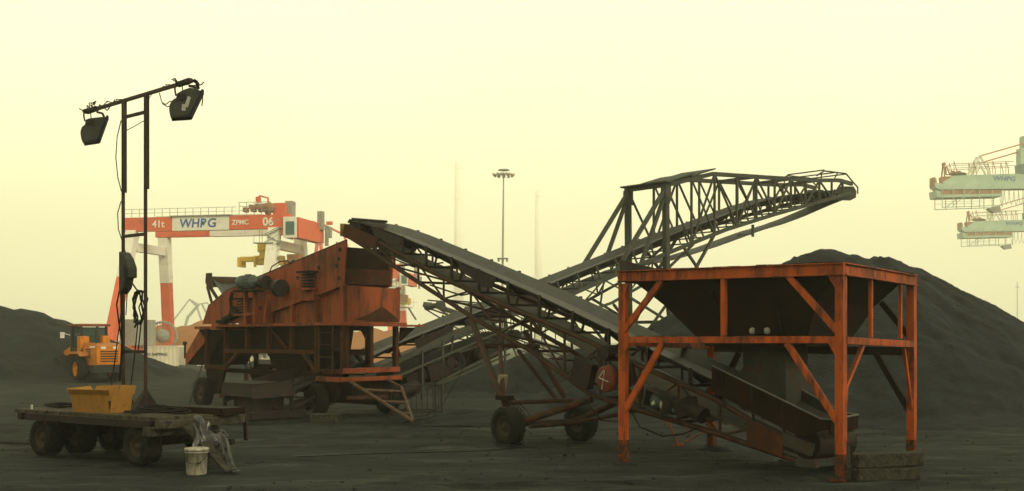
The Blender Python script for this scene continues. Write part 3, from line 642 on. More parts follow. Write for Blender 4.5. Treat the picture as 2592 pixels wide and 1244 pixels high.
MB().tube((7.1, -1.1, 1.72), (7.1, -.8, 1.72), .20, 16).build('pulley', M['black_steel'], st)
MB().box((5.2, -1.0, 1.25), (.7, .3, .5), ry=-.3).build('gearbox', M['black_steel'], st)
for a, b_ in (((3.6, 1.10), (9.5, 3.05)), ((3.6, .33), (8.2, 1.75)), ((3.9, .4), (7.9, 1.9))): beam('side_rail', gs, st, (a[0], -1.12, a[1]), (b_[0], -1.12, b_[1]), .05, .06)
for t in (4.6, 5.4, 8.0): beam('side_post', gs, st, (t, -1.12, max(-.05, .3 * t - 1.0)), (t, -1.12, interp(SL, t)), .06, .06)
wheel(st, (16.75, -1.35, gz(5, 42) + .5), (0, 1, 0), .5, .3); wheel(st, (16.75, 1.35, gz(5, 43) + .5), (0, 1, 0), .5, .3)
# tail box under the screening plant
tb = MB().prism([(-.9, -.85, .88), (.3, -.85, 1.12), (.3, -.85, .80), (-.9, -.85, .70)], (0, .03, 0)).prism([(-.9, .85, .88), (1.6, .85, 1.45), (1.6, .85, 1.10), (-.9, .85, .45)], (0, -.03, 0)); MB().box((-.35, 0, .52), (.9, 1.2, .72)).build('tail_shade_fill', M['black_steel'], st); tb.build('tail_skirt', M['black_steel'], st)  # dark box added inside, standing in for the shaded interior
MB().prism([(-1.0, -.9, .98), (-.2, -.9, 1.02), (-.2, .9, 1.02), (-1.0, .9, .98)], (0, 0, .03)).build('tail_cover', M['black_steel'], st)
for y in (-.85, .85): beam('tail_post', M['black_steel'], st, (-.95, y, 0), (-.95, y, .97), .09); beam('tail_post', M['black_steel'], st, (.2, y, 0), (.2, y, 1.05), .09)
MB().prism([(-1.0, -.88, 1.0), (.2, -.88, 1.06), (.3, -.98, .66), (-1.1, -.98, .60)], (0, .03, 0)).prism([(-1.0, -.9, .99), (-1.0, .9, .99), (-1.05, .9, .64), (-1.05, -.9, .64)], (.03, 0, 0)).build('tail_hood', M['black_steel'], st)
MB().beam((-1.3, -.8, .12), (.5, -.8, .16), .08, .12).beam((-1.3, .8, .12), (1.6, .8, .22), .08, .12).beam((-1.3, -1, .1), (-1.3, 1, .1), .2, .16).build('tail_frame', M['black_steel'], st)

# ================================================================== RED SCREENING PLANT
cr = thing('screening_plant', 'rusty red mobile screening plant on wheels with a sloping hood, ladder and drive motor', 'crusher', (-4.73, 31.0, 0), math.atan2(.724, -.69))
cm, cd = M['crusher'], M['crusher_dark']
def P(t, s, z): return (t, -s, z)
def cplate(name, poly, s, th, m=cm, bevel=0): return MB().prism([P(t, s, z) for t, z in poly], (0, -th, 0)).build(name, m, cr, bevel)
def cb(name, p, q, w, h=None, m=cm): return beam(name, m, cr, P(*p), P(*q), w, h or w, .004)
hood = [(-.14, 5.0), (4.0, 4.26), (6.47, 3.81), (7.7, 3.33), (8.08, 2.74), (3.81, 2.74), (3.81, 3.10), (-.02, 3.77)]
cplate('hood_side', hood, 0.0, .05); cplate('hood_side', hood, 1.65, .05)
MB().prism([P(-.02, .06, 3.79), P(-.02, 1.64, 3.79), P(-.07, 1.64, 4.22), P(-.07, .06, 4.22)], Vector(P(.03, 0, 0))).build('hood_sill', M['crusher_low'], cr)
MB().prism([P(.12, .06, 3.8), P(.12, 1.64, 3.8), P(.0, 1.64, 4.82), P(.0, .06, 4.82)], Vector(P(.03, 0, 0))).build('hood_back', cd, cr)
MB().prism([P(.02, .06, 4.15), P(.02, 1.64, 4.15), P(7.9, 1.64, 2.95), P(7.9, .06, 2.95)], (0, 0, .04)).build('hood_light_stop', cd, cr)  # unseen plate added inside the hood so that light doesn't pass
MB().path([P(-.14, .02, 5.0), P(4.0, .02, 4.27), P(6.47, .02, 3.82), P(7.7, .02, 3.34), P(8.08, .02, 2.75)], .028, 6).build('hood_edge', M['black_steel'], cr)
MB().path([P(-.14, 1.66, 5.0), P(4.0, 1.66, 4.27), P(6.47, 1.66, 3.82)], .028, 6).build('hood_edge', M['black_steel'], cr)
b = MB()
for (t, z) in ((.2, 4.5), (.2, 3.95), (1.2, 4.3), (2.3, 4.05), (.3, 4.3), (3.0, 3.75), (5.0, 3.85), (.15, 4.75), (4.4, 3.2)): b.tube(P(t, -.03, z), P(t, .02, z), .06, 10)
b.build('bolt_bosses', M['black_steel'], cr)
low = [(0, 3.76), (3.81, 3.08), (3.81, 2.72), (0, 2.72)]
cplate('bin_side', low, .10, .04); cplate('bin_side', low, 1.96, .04)
MB().prism([P(0, .02, 2.72), P(0, 2.0, 2.72), P(0, 2.0, 3.70), P(0, .02, 3.76)], Vector(P(.05, 0, 0))).build('bin_end', cm, cr)
MB().prism([P(.05, .12, 2.9), P(.05, 1.95, 2.9), P(3.8, 1.95, 2.9), P(3.8, .12, 2.9)], (0, 0, .03)).build('bin_floor', cd, cr)
MB().prism([P(-.012, 1.1, 2.74), P(-.012, 1.95, 2.74), P(-.012, 1.9, 2.85), P(-.012, 1.35, 3.18), P(-.012, .9, 2.95), P(-.012, .35, 2.78)], Vector(P(.012, 0, 0))).build('coal_stain', M['crusher_low'], cr)
cb('flange_beam', (-.02, .03, 3.76), (3.81, .03, 3.07), .14, .07)
cb('flange_beam', (-.02, 1.98, 3.72), (3.81, 1.98, 3.07), .10, .07)
for t in (.06, 1.38, 2.66, 3.76): cb('bin_post', (t, .04, 2.72), (t, .04, interp([(0, 3.74), (3.81, 3.06)], t)), .14, .12)
# deck and its overhangs
MB().box(P(3.42, 1.05, 2.67), (6.95, 2.35, .09)).build('platform', cm, cr, .006)
MB().box(P(-.02, 1.35, 2.63), (.5, 2.7, .05)).build('platform', cm, cr, .006)
MB().box(P(7.62, .85, 2.62), (1.5, 2.0, .08)).box(P(7.15, .1, 2.70), (.5, .3, .12)).build('platform', cm, cr, .006)
MB().prism([P(8.35, .0, 2.57), P(7.6, .0, 2.57), P(7.85, .0, 2.2)], (0, -.04, 0)).build('bracket_plate', cd, cr)
MB().prism([P(0, 2.0, 2.58), P(0, 2.6, 2.58), P(0, 2.0, 2.15)], Vector(P(.03, 0, 0))).build('bracket_plate', cd, cr)
# lower frame, near and far sides
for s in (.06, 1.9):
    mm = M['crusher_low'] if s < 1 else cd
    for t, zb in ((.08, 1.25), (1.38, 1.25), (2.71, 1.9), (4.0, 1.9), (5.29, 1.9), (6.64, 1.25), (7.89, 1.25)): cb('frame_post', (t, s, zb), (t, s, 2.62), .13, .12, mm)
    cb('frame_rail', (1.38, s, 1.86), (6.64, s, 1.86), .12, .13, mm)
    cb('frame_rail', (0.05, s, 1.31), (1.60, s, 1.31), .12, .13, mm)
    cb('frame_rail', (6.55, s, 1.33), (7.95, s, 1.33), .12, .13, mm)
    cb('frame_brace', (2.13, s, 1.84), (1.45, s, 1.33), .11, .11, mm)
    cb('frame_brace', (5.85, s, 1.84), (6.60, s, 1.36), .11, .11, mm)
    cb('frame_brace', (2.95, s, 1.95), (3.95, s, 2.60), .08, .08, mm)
cplate('side_panel', [(.15, 2.62), (4.1, 2.62), (4.1, 1.9), (.15, 1.9)], .16, .03, cd)
MB().loft([ring(2.0, 5.3, -1.8, -.22, 2.62), ring(2.05, 4.6, -1.7, -.3, 1.85), ring(2.4, 4.2, -1.4, -.4, 1.35), ring(2.6, 4.0, -1.2, -.5, .85)]).build('funnel', cd, cr)
cplate('interior_shade_panel', [(4.1, 2.62), (6.6, 2.62), (6.6, 1.9), (4.1, 1.9)], .9, .03, cd)  # dark sheet added to stand in for shade under the deck
MB().box(P(.75, 1.1, .75), (1.1, 1.3, .7)).build('under_box', cd, cr)
cplate('chute_side', [(8.34, 2.56), (9.39, 1.67), (9.26, 1.37), (7.9, 2.19), (7.7, 2.56)], .03, .04)
cplate('chute_side', [(8.34, 2.56), (9.39, 1.67), (9.26, 1.37), (7.9, 2.19), (7.7, 2.56)], 1.62, .04)
MB().prism([P(9.25, .10, 1.37), P(7.95, .10, 1.37), P(6.75, .10, 2.56), P(8.25, .10, 2.56), P(9.36, .10, 1.66)], (0, -1.48, 0)).build('chute', cd, cr)
MB().beam(P(9.42, .05, 1.58), P(9.42, .05, 2.1), .05).tube(P(9.42, .0, 2.1), P(9.42, .1, 2.1), .06, 10).build('hook', M['red_tube'], cr)
# end frame toward the conveyor
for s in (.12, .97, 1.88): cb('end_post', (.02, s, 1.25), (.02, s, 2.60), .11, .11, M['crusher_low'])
octo = [(.18, 2.60), (.91, 2.60), (.91, 1.25), (.18, 1.25)]
def endplate(name, poly, t, m): return MB().prism([P(t, s, z) for s, z in poly], Vector(P(.03, 0, 0))).build(name, m, cr)
endplate('end_panel', [(.18, 2.60), (.91, 2.60), (.91, 2.47), (.62, 2.47), (.42, 2.47), (.24, 2.25), (.24, 1.95), (.24, 1.62), (.18, 1.62)], .10, cd)
endplate('end_panel', [(.91, 2.6), (.91, 1.62), (.84, 1.62), (.84, 2.25), (.70, 2.47), (.80, 2.5)], .10, cd)
endplate('end_panel', [(.18, 1.88), (.91, 1.88), (.91, 1.78), (.18, 1.78)], .12, cd)
cb('end_rail', (-.03, .0, 1.34), (-.03, 1.95, 1.36), .10, .15)
cb('end_rail', (-.05, -.15, 1.10), (-.05, 2.0, 1.12), .12, .12)
cb('end_rail', (-.02, .1, .58), (-.02, 1.5, .58), .08, .10, M['red_tube'])
cb('side_beam', (-.05, -.1, 1.10), (1.2, -.05, 1.10), .12, .14)
cb('side_beam', (-.05, 2.0, 1.10), (8.0, 2.0, 1.14), .12, .14, cd)
cb('side_beam', (1.3, .3, 1.18), (7.9, .5, 1.22), .12, .14, cd)
# axles and wheels
for t in (7.4, .75):
    for s in (.08, 1.75):
        cplate('axle_bracket', [(t - .62, 1.27), (t + .62, 1.27), (t + .42, .45), (t - .25, .45)], s, .10, cd)
    cb('axle', (t + .1, .0, .5), (t + .1, 1.95, .5), .12, .14, cd)
for t, s in ((7.82, -.12), (7.7, 1.95), (1.1, -.16), (.8, 2.15)): wheel(cr, P(t, s, .50), (0, 1, 0), .48, .30)
# ladder
for t in (.43, 1.12): cb('ladder_rail', (t, -.06, 1.28), (t, -.06, 2.66), .045, .045, M['red_tube'])
for z in (1.36, 1.72, 2.08, 2.42): cb('ladder_rung', (.43, -.06, z), (1.12, -.06, z), .03, .03, M['red_tube'])
# motor, pedestal and springs on the near side
MB().lathe([(0, .0), (.17, .0), (.215, .05), (.225, .12), (.225, .34), (.20, .36), (.20, .80), (.16, .86), (.05, .9), (.05, 1.1), (0, 1.1)], P(4.90, -.42, 3.98), (-1, 0, 0), 24).build('motor', M['motor'], cr)
b = MB()
for k in range(14):
    a = 2 * math.pi * k / 14; b.beam(P(4.5, -.42 + .21 * math.cos(a), 3.98 + .21 * math.sin(a)), P(4.12, -.42 + .21 * math.cos(a), 3.98 + .21 * math.sin(a)), .025, .025)
b.build('motor_fins', M['motor'], cr)
MB().tube(P(3.72, -.34, 3.95), P(3.5, -.34, 3.95), .20, 20).tube(P(2.95, -.28, 3.75), P(2.75, -.28, 3.75), .26, 20).beam(P(3.8, -.3, 3.95), P(2.8, -.25, 3.75), .06, .3).build('belt_drive', M['black_steel'], cr)
MB().box(P(4.45, -.40, 3.72), (1.0, .5, .06)).build('motor_base', cd, cr)
for t in (4.22, 4.78): cb('motor_post', (t, -.30, 2.72), (t, -.30, 3.70), .11, .11)
cb('motor_post', (3.85, -.18, 2.72), (3.85, -.05, 3.6), .14, .10)
cb('motor_brace', (4.22, -.30, 3.0), (4.78, -.30, 3.0), .08, .08)
for (t, z) in ((1.56, 3.98), (5.24, 3.30)):
    b = MB()
    for k in range(5):
        for dt in (-.12, .14): b.lathe([(.075, -.018), (.115, -.018), (.115, .018), (.075, .018), (.075, -.018)], P(t + dt, -.16, z - .22 + .085 * k), (0, 0, 1), 14)
    sp = b.build('spring_pack', M['black_steel'], cr)
    MB().box(P(t, -.14, z + .20), (.72, .34, .05)).build('spring_cap', cd, sp)
    MB().box(P(t, -.14, z - .30), (.60, .34, .05)).box(P(t, -.05, z - .48), (.52, .16, .30)).build('spring_seat', cm, sp)
MB().box(P(6.0, -.1, 2.95), (.9, .25, .12), ry=.2).box(P(6.5, -.1, 2.8), (.5, .3, .1)).box(P(5.9, -.02, 3.1), (.3, .2, .35)).build('coal_heap', M['coal'], cr)
MB().path([P(3.9, .0, 4.28), P(3.75, .0, 4.45), P(3.3, .0, 4.58), P(2.9, .0, 4.58), P(2.6, .0, 4.48)], .018, 6).path([P(3.6, .3, 4.30), P(3.4, .3, 4.50), P(3.0, .3, 4.62), P(2.7, .3, 4.5)], .018, 6).build('hand_hoop', M['red_tube'], cr)
MB().path([P(6.1, -.02, 3.75), P(6.15, -.06, 3.5), P(6.05, -.08, 3.2), P(6.25, -.06, 2.85)], .05, 8).build('hose', M['cable'], cr)
# tow bar (A frame with cross rungs)
hitch = P(-3.2, -.05, .10)
A0, A1, Ak = P(-.1, .15, 1.05), P(-.1, 1.50, 1.05), P(-.78, 1.45, .86)
tube('tow_bar', M['tow_paint'], cr, A0, hitch, .05)
MB().path([A1, Ak, hitch], .045, 8).build('tow_bar', M['tow_paint'], cr)
for f in (.22, .52, .82):
    p = Vector(A0).lerp(Vector(hitch), f)
    q = Vector(Ak).lerp(Vector(hitch), max(0, (f - .1) / .9)); tube('tow_rung', M['tow_paint'], cr, p, q, .04)
tube('tow_rung', M['grey_steel'], cr, Vector(hitch) + Vector((0, 0, .04)), Vector(hitch) + Vector(P(.15, .9, .12)), .018)

sb = MB().box((0, 0, .11), (.80, .42, .24)).build('stone_block', M['stone'], None, .02)
sb.location = (-5.0, 29.75, gz(-5, 29.75)); sb.rotation_euler = (0, 0, -.1)
tag(sb, 'pale stone block chocking the near right wheel of the red screening plant', 'block')
cg = thing('wire_crate', 'dark open crate of welded bars behind the tow bar of the red screening plant', 'crate', (-2.95, 33.2, gz(-3, 33)), .25)
for x in (-.75, .75):
    for y in (-.5, .5): beam('crate_post', M['black_steel'], cg, (x, y, 0), (x, y, .95), .05)
for z in (.12, .90):
    MB().path([(-.75, -.5, z), (.75, -.5, z), (.75, .5, z), (-.75, .5, z), (-.75, -.5, z)], .02, 6).build('crate_rail', M['black_steel'], cg)
b = MB()
for k in range(9): b.beam((-.66 + .165 * k, -.5, .1), (-.66 + .165 * k, -.5, .9), .018)
b.build('crate_bars', M['black_steel'], cg)

# ================================================================== FLAT TRAILER
tr = thing('flat_trailer', 'low flat wooden deck trailer on fat black tyres carrying the light mast', 'trailer', (-6.05, 18.94, 0), math.atan2(.57, -.82))
def T(t, s, z): return (t, -s, z)          # t along the long edge (leftwards), s across (away)
TW, TL = 1.8, 4.36
rr2 = random.Random(5)
for k in range(9):
    s = .1 + k * .2; e0, e1 = rr2.uniform(-.05, .06), rr2.uniform(-.08, .05)
    MB().box(T(TL / 2 + (e0 + e1) / 2, s, .835 + rr2.uniform(-.012, .012)), (TL + e1 - e0, .188, .07)).build('deck_plank', M['wood'], tr, .008)
MB().box(T(TL / 2 - .1, .02, .745), (TL - .6, .12, .13)).build('side_beam', M['black_steel'], tr, .006)
MB().box(T(TL / 2, TW - .05, .74), (TL - .1, .12, .14)).build('side_beam', M['black_steel'], tr, .006)
MB().box(T(-.02, .9, .75), (.14, 1.9, .14)).build('end_beam', M['wood'], tr, .01)
MB().box(T(.12, .55, .63), (.12, 1.5, .16)).build('end_beam', M['sleeper'], tr, .01)
MB().box(T(TL - .08, 1.0, .73), (.14, 1.9, .13)).build('end_beam', M['black_steel'], tr, .01)
for t in (3.62, .72): MB().box(T(t, .95, .38), (.12, 1.5, .12)).box(T(t, .95, .55), (.5, .7, .24)).build('axle', M['black_steel'], tr)
for t, s in ((3.72, .28), (3.45, .80), (3.45, 1.58), (.70, .20), (.72, 1.56)): wheel(tr, T(t, s, .34), (0, 1, 0), .345, .36, 20)
MB().beam(T(.5, .9, .45), T(-.5, 1.2, .40), .12, .10).build('drawbar', M['black_steel'], tr)
MB().box(T(.55, 1.45, .92), (1.5, .55, .12), rz=.05).build('rusty_plate', M['crusher_dark'], tr)
MB().box(T(3.95, .1, .90), (.03, .03, .12)).build('stake', M['chrome'], tr)
for t in (-.05, .0): MB().beam(T(t, 1.9, .75), T(t, 1.92, .35), .03).build('chain', M['black_steel'], tr)

# loose cables lying on the deck
def coil(c, r, n, seed, lift=.02, thick=.018):
    q = random.Random(seed); pts = []
    for k in range(n * 14):
        a = 2 * math.pi * k / 14; rr_ = r * (1 + .18 * math.sin(a * 1.3 + seed) + q.uniform(-.04, .04))
        pts.append((c[0] + rr_ * math.cos(a), c[1] + rr_ * .8 * math.sin(a), c[2] + lift + .05 * abs(math.sin(a * .7 + seed)) + q.uniform(0, .03)))
    return MB().path(pts, thick, 6)
def tw(t, s, z=.875): return (-6.05 - .82 * t + .57 * s, 18.94 + .57 * t + .82 * s, z)
for i, (t, s, r, n, lb) in enumerate(((1.25, 1.05, .42, 4, 'black cable coiled on the trailer deck right of the mast foot'), (3.7, .75, .40, 3, 'black cable coiled on the left end of the trailer deck'), (.75, .55, .50, 3, 'loose black cable loops over the right end of the trailer deck'))):
    o = coil(tw(t, s, .875), r, n, i + 2).build('cable_coil', M['cable']); tag(o, lb, 'cable')
tag(MB().path([tw(3.3, .0, .88), tw(3.28, -.06, .75), tw(3.2, -.08, .58), tw(3.0, -.07, .52), tw(2.85, -.06, .60), tw(2.85, .0, .88)], .011, 6).build('hanging_cable', M['cable']), 'thin cable loop hanging over the front edge of the trailer deck above the left tyre', 'cable')

# carton
cx = thing('carton', 'open brown cardboard carton with folded out flaps on the trailer deck', 'box', tw(2.12, .36, .872), math.atan2(.57, -.82) + math.pi + .12)
W_, D_, H_ = .95, .48, .33
def wall(p0, p1, out, h0=0, flap=.10):
    p0, p1, o = Vector(p0), Vector(p1), Vector(out)
    return MB().loft([[p0, p1, p1 + o * .006, p0 + o * .006], [v + Vector((0, 0, H_)) + o * .05 for v in (p0, p1)] + [v + Vector((0, 0, H_)) + o * .056 for v in (p1, p0)]])
wall((-W_ / 2, -D_ / 2, 0), (W_ / 2, -D_ / 2, 0), (0, -1, 0)).build('front_panel', M['card'], cx)
wall((-W_ / 2, D_ / 2, 0), (W_ / 2, D_ / 2, 0), (0, 1, 0)).build('back_panel', M['card'], cx)
wall((-W_ / 2, -D_ / 2, 0), (-W_ / 2, D_ / 2, 0), (-1, 0, 0)).build('side_panel', M['card'], cx)
wall((W_ / 2, -D_ / 2, 0), (W_ / 2, D_ / 2, 0), (1, 0, 0)).build('side_panel', M['card'], cx)
MB().box((0, 0, .006), (W_, D_, .01)).build('bottom_panel', M['card'], cx)
for nm, poly in (('flap', [(-W_ / 2 - .05, -D_ / 2 - .05, H_), (W_ / 2 + .05, -D_ / 2 - .05, H_), (W_ / 2 + .10, -D_ / 2 - .11, H_ + .10), (-W_ / 2 - .02, -D_ / 2 - .11, H_ + .10)]),
                 ('flap', [(-W_ / 2 - .05, D_ / 2 + .05, H_), (.1, D_ / 2 + .05, H_), (.1, D_ / 2 + .08, H_ + .16), (-W_ / 2 - .05, D_ / 2 + .10, H_ + .13)]),
                 ('flap', [(.12, D_ / 2 + .05, H_), (W_ / 2 + .05, D_ / 2 + .05, H_), (W_ / 2 + .05, D_ / 2 + .09, H_ + .16), (.12, D_ / 2 + .09, H_ + .16)]),
                 ('flap', [(-W_ / 2 - .05, -D_ / 2 - .05, H_), (-W_ / 2 - .05, D_ / 2 + .05, H_), (-W_ / 2 - .15, D_ / 2 + .05, H_ + .13), (-W_ / 2 - .15, -D_ / 2 - .02, H_ + .10)])):
    MB().prism(poly, (0, .006, .004)).build(nm, M['card'], cx)
MB().box((.05, 0, .14), (.6, .26, .16), rz=.2).build('contents', M['hopper'], cx)

# ================================================================== LIGHT MAST
ms = thing('light_mast', 'tall dark steel light mast with two poles and a tilted crossbar standing on the trailer', 'light mast', (-7.04, 21.3, 0), math.atan2(-.65, .76))
mk = M['mast']
for x in (-.84, -.03):
    tube('pole', mk, ms, (x, 0, .87), (x, 0, 6.9), .034, 12)
    MB().beam((x + .062, 0, 5.11), (x + .062, 0, 6.92), .06, .055).build('upper_channel', mk, ms, .004)
beam('crossbar', mk, ms, (-2.30, 0, 6.90), (1.42, 0, 6.97), .055, .065, .004)
for z in (6.60, 4.25, 1.98): beam('rung', mk, ms, (-.80, 0, z), (-.05, 0, z), .05, .06, .004)
MB().prism([(.10, -.3, .87), (-.16, -.3, .87), (-.05, -.02, 1.25), (0, -.02, 1.25)], (0, .02, 0)).prism([(-.02, .3, .87), (-.02, -.3, .87), (-.02, 0, 1.28)], (.02, 0, 0)).build('foot_gusset', M['black_steel'], ms)
MB().prism([(-.84, .3, .87), (-.84, -.3, .87), (-.84, 0, 1.28)], (.02, 0, 0)).build('foot_gusset', M['black_steel'], ms)
def wires(seed, x0, x1, z0, z1, n, amp):
    q = random.Random(seed); pts = []
    for k in range(n + 1):
        f = k / n; pts.append((x0 + (x1 - x0) * f + q.uniform(-amp, amp), q.uniform(-.06, .06), z0 + (z1 - z0) * f + q.uniform(-amp, amp)))
    return pts
MB().path(wires(1, -2.2, -.95, 6.98, 6.98, 22, .055), .009, 5).path(wires(2, -2.3, -1.9, 6.98, 7.1, 9, .08), .010, 5).build('wire', M['cable'], ms)
MB().path(wires(3, .3, .9, 6.99, 6.95, 10, .06), .009, 5).path([(.45, 0, 6.9), (.5, .02, 6.72), (.62, .03, 6.66), (.8, .02, 6.70), (.95, 0, 6.62), (.7, .02, 6.60), (.55, 0, 6.68)], .010, 5).path([(.0, 0, 6.78), (.2, 0, 6.92)], .007, 5).build('wire', M['cable'], ms)
MB().path([(-.92, 0, 6.55), (-1.12, .03, 6.25), (-1.17, .03, 5.85), (-1.08, .02, 5.45), (-.91, 0, 5.15)], .010, 5).path([(-.92, 0, 4.95), (-1.05, 0, 4.72), (-1.02, 0, 4.4), (-.90, 0, 4.2), (-.74, 0, 3.9), (-.66, 0, 3.4), (-.74, 0, 2.7)], .010, 5).path([(-.80, .05, 6.35), (-.5, .03, 6.38), (-.1, .05, 6.47)], .008, 5).build('wire', M['cable'], ms)
MB().path([(-.78, -.05, 3.95), (-.66, -.07, 3.85), (-.70, -.07, 3.5), (-.80, -.05, 3.3)], .010, 5).path([(-.90, -.04, 3.2), (-1.0, -.05, 2.9), (-.92, -.04, 2.5), (-.80, -.04, 2.1), (-.9, -.04, 1.6)], .016, 5).path([(-.83, -.06, 3.3), (-.78, -.06, 2.2), (-.86, -.06, 1.4)], .02, 5).build('wire', M['cable'], ms)
LAMP_L = [(0, -.087), (.09, -.05), (.30, -.01), (.41, 0), (.25, -.475), (.13, -.515), (-.026, -.557), (-.062, -.50), (-.082, -.44), (-.092, -.37), (-.085, -.30), (-.06, -.235), (-.02, -.20), (0, -.18)]
LAMP_R = [(0, -.08), (.10, -.01), (.24, .05), (.33, .04), (.45, 0), (.24, -.456), (.10, -.48), (-.09, -.516), (-.12, -.44), (-.13, -.37), (-.12, -.29), (-.09, -.22), (-.04, -.175), (0, -.15)]
INV = Matrix.Rotation(math.atan2(.65, .76), 4, 'Z')
def flood(wx, wy, wz, pr, fr, dp, seed, yaw):
    l_ = INV @ (Vector((wx, wy, wz)) - Vector((-7.04, 21.3, 0)))
    f = MB().prism([Vector((a, -dp / 2, c)) for a, c in pr], (0, dp, 0)).build('floodlight', M['lamp'], ms, .02)
    f.location = l_; f.rotation_euler = (0, 0, math.atan2(.65, .76) + yaw)
    a, c = Vector((fr[0][0] + .02, 0, fr[0][1] + .02)), Vector((fr[1][0] + .01, 0, fr[1][1] - .02))
    MB().beam(a, c, dp + .07, .045).build('lamp_rim', M['lampglass'], f)
    MB().beam(Vector((fr[2][0], 0, fr[2][1])), c, dp + .05, .03).build('lamp_seam', M['black_steel'], f)
    MB().box((.10, -dp / 2 - .01, -.14), (.14, .03, .10)).build('ballast_cover', M['black_steel'], f)
    MB().path([(-.02, 0, .10), (-.03, -.04, .02), (-.01, -.06, -.10)], .018, 6).path([(.22, 0, .11), (.33, -.05, .08), (.38, -.08, -.04)], .024, 6).path([(.10, 0, .11), (.11, 0, -.03)], .012, 6).build('lamp_bracket', M['red_tube'], f)
    q = random.Random(seed)
    MB().path([(-.10 + .05 * k + q.uniform(-.04, .04), q.uniform(-.05, .05), .16 + q.uniform(-.05, .08)) for k in range(12)], .012, 5).path([(-.05 + .03 * k, q.uniform(-.05, .05), .14 + q.uniform(-.05, .05)) for k in range(9)], .014, 5).build('lamp_cable', M['cable'], f)
    return f
flood(-8.755, 22.7, 6.79, LAMP_L, ((.41, 0), (.25, -.475), (-.026, -.557)), .30, 3, .34)
f2 = flood(-6.216, 20.5, 6.82, LAMP_R, ((.45, 0), (.24, -.456), (-.09, -.516)), .30, 5, .27)
MB().box((.20, -.158, -.22), (.06, .012, .20), ry=.3).box((.13, -.158, -.33), (.07, .012, .12), ry=.1).build('peeling_patch', M['c_grey'], f2)
MB().path([(.20, 0, .16), (.30, 0, .22), (.37, 0, .18), (.38, 0, .06)], .034, 8).path([(.47, -.02, -.02), (.46, -.03, -.2), (.45, -.03, -.26)], .012, 6).build('wire', M['cable'], f2)
for x in (-2.05, 1.28): MB().beam((x - .22, 0, 6.96 if x > 0 else 6.90), (x + .22, 0, 6.98 if x > 0 else 6.92), .11, .09).build('clamp', M['black_steel'], ms, .02)
# hooded lamp hanging on the left pole
jb = MB().prism([(-.84, -.10, 3.95), (-.74, -.10, 3.93), (-.60, -.10, 3.80), (-.49, -.10, 3.62), (-.49, -.10, 3.42), (-.60, -.10, 3.42), (-.68, -.10, 3.22), (-.84, -.10, 3.10)], (0, .2, 0)).build('hooded_lamp', M['lamp'], ms, .02)
MB().prism([(-.62, -.105, 3.68), (-.51, -.105, 3.58), (-.51, -.105, 3.44), (-.62, -.105, 3.44)], (0, -.02, 0)).build('lamp_window', M['lampglass'], jb)
# ropes and hung cable
mw = lambda x, z, y=0: (-7.04 + .76 * x + .65 * y, 21.3 - .65 * x + .76 * y, z)
b = MB(); q = random.Random(9)
for k in range(6):
    w = .09 + .03 * k; c0 = -.27 + q.uniform(-.04, .04)
    b.path([mw(c0 + w * math.sin(2 * math.pi * j / 12) * (1 if j < 6 else .9), 2.84 + .33 * math.cos(2 * math.pi * j / 12), q.uniform(-.05, .05)) for j in range(13)], .014, 5)
b.path([mw(-.30, 3.15), mw(-.55, 3.35)], .016, 5).path([mw(-.2, 3.16), mw(-.05, 3.14)], .014, 5).path([mw(-.42, 2.45), mw(-.30, 2.60)], .02, 5)
tag(b.build('cable_hank', M['cable']), 'black cable hank hung between the two poles of the light mast', 'cable')
tag(MB().path([mw(-.30, 2.55), mw(-.42, 1.9), mw(-.55, 1.35), mw(-.72, .88)], .013, 5).path([mw(-.18, 2.55), mw(-.30, 1.95)], .013, 5).build('rope', M['cable']), 'dark rope dropping from the cable hank to the mast foot', 'rope')
tag(MB().path([mw(-.88, 2.9), tw(2.75, .95, .88)], .013, 5).build('rope', M['cable']), 'dark rope slanting from the left mast pole down behind the carton', 'rope')
tag(MB().path([(-10.25, 36.6, 1.38), tw(1.15, 1.55, .95)], .020, 6).build('rope', M['cable']), 'dark rope stretched from the red chute down to the rear of the trailer deck', 'rope')

# ================================================================== THINGS ON THE GROUND BY THE TRAILER
bk = thing('bucket', 'stained white plastic bucket with a wire handle on the ground before the trailer', 'bucket', (-5.23, 18.35, gz(-5.2, 18.4)))
MB().lathe([(0, 0), (.155, 0), (.165, .02), (.185, .40), (.20, .40), (.20, .43), (.192, .445), (.178, .445), (.165, .10), (0, .10)], (0, 0, 0), (0, 0, 1), 32).build('bucket_body', M['bucket'], bk)
MB().lathe([(.186, .37), (.197, .37), (.197, .385), (.186, .385)], (0, 0, 0), (0, 0, 1), 32).build('bucket_ring', M['bucket'], bk)
MB().path([(.19 * math.cos(a), -.02 - .19 * abs(math.sin(a)) - .01, .36 - .16 * abs(math.sin(a))) for a in [math.pi * k / 10 for k in range(11)]], .005, 5).tube((.05, -.215, .205), (.13, -.20, .225), .012, 8).build('bucket_handle', M['grey_steel'], bk)
MB().lathe([(0, .38), (.17, .38)], (0, 0, 0), (0, 0, 1), 20).build('bucket_filling', M['bucket_in'], bk)
pl = MB().box((0, 0, 0), (1.42, .22, .05)).build('timber_plank', M['sleeper'], None, .006)
pl.location = (-5.12, 18.72, .37); pl.rotation_euler = (0, .49, -.73)
tag(pl, 'grey timber plank slanting from the trailer end down to the ground', 'plank')
xs = np.linspace(-.5, .5, 15); q = random.Random(4)
def crumple(name, w, h, m, fn):
    b = MB(); vs = []; n = 13
    for i in range(n):
        for j in range(n): vs.append(fn(i / (n - 1), j / (n - 1)))
    b.add(vs, [(i * n + j, i * n + j + 1, (i + 1) * n + j + 1, (i + 1) * n + j) for i in range(n - 1) for j in range(n - 1)])
    o = b.build(name, m); s_ = o.modifiers.new('thick', 'SOLIDIFY'); s_.thickness = .008; return o
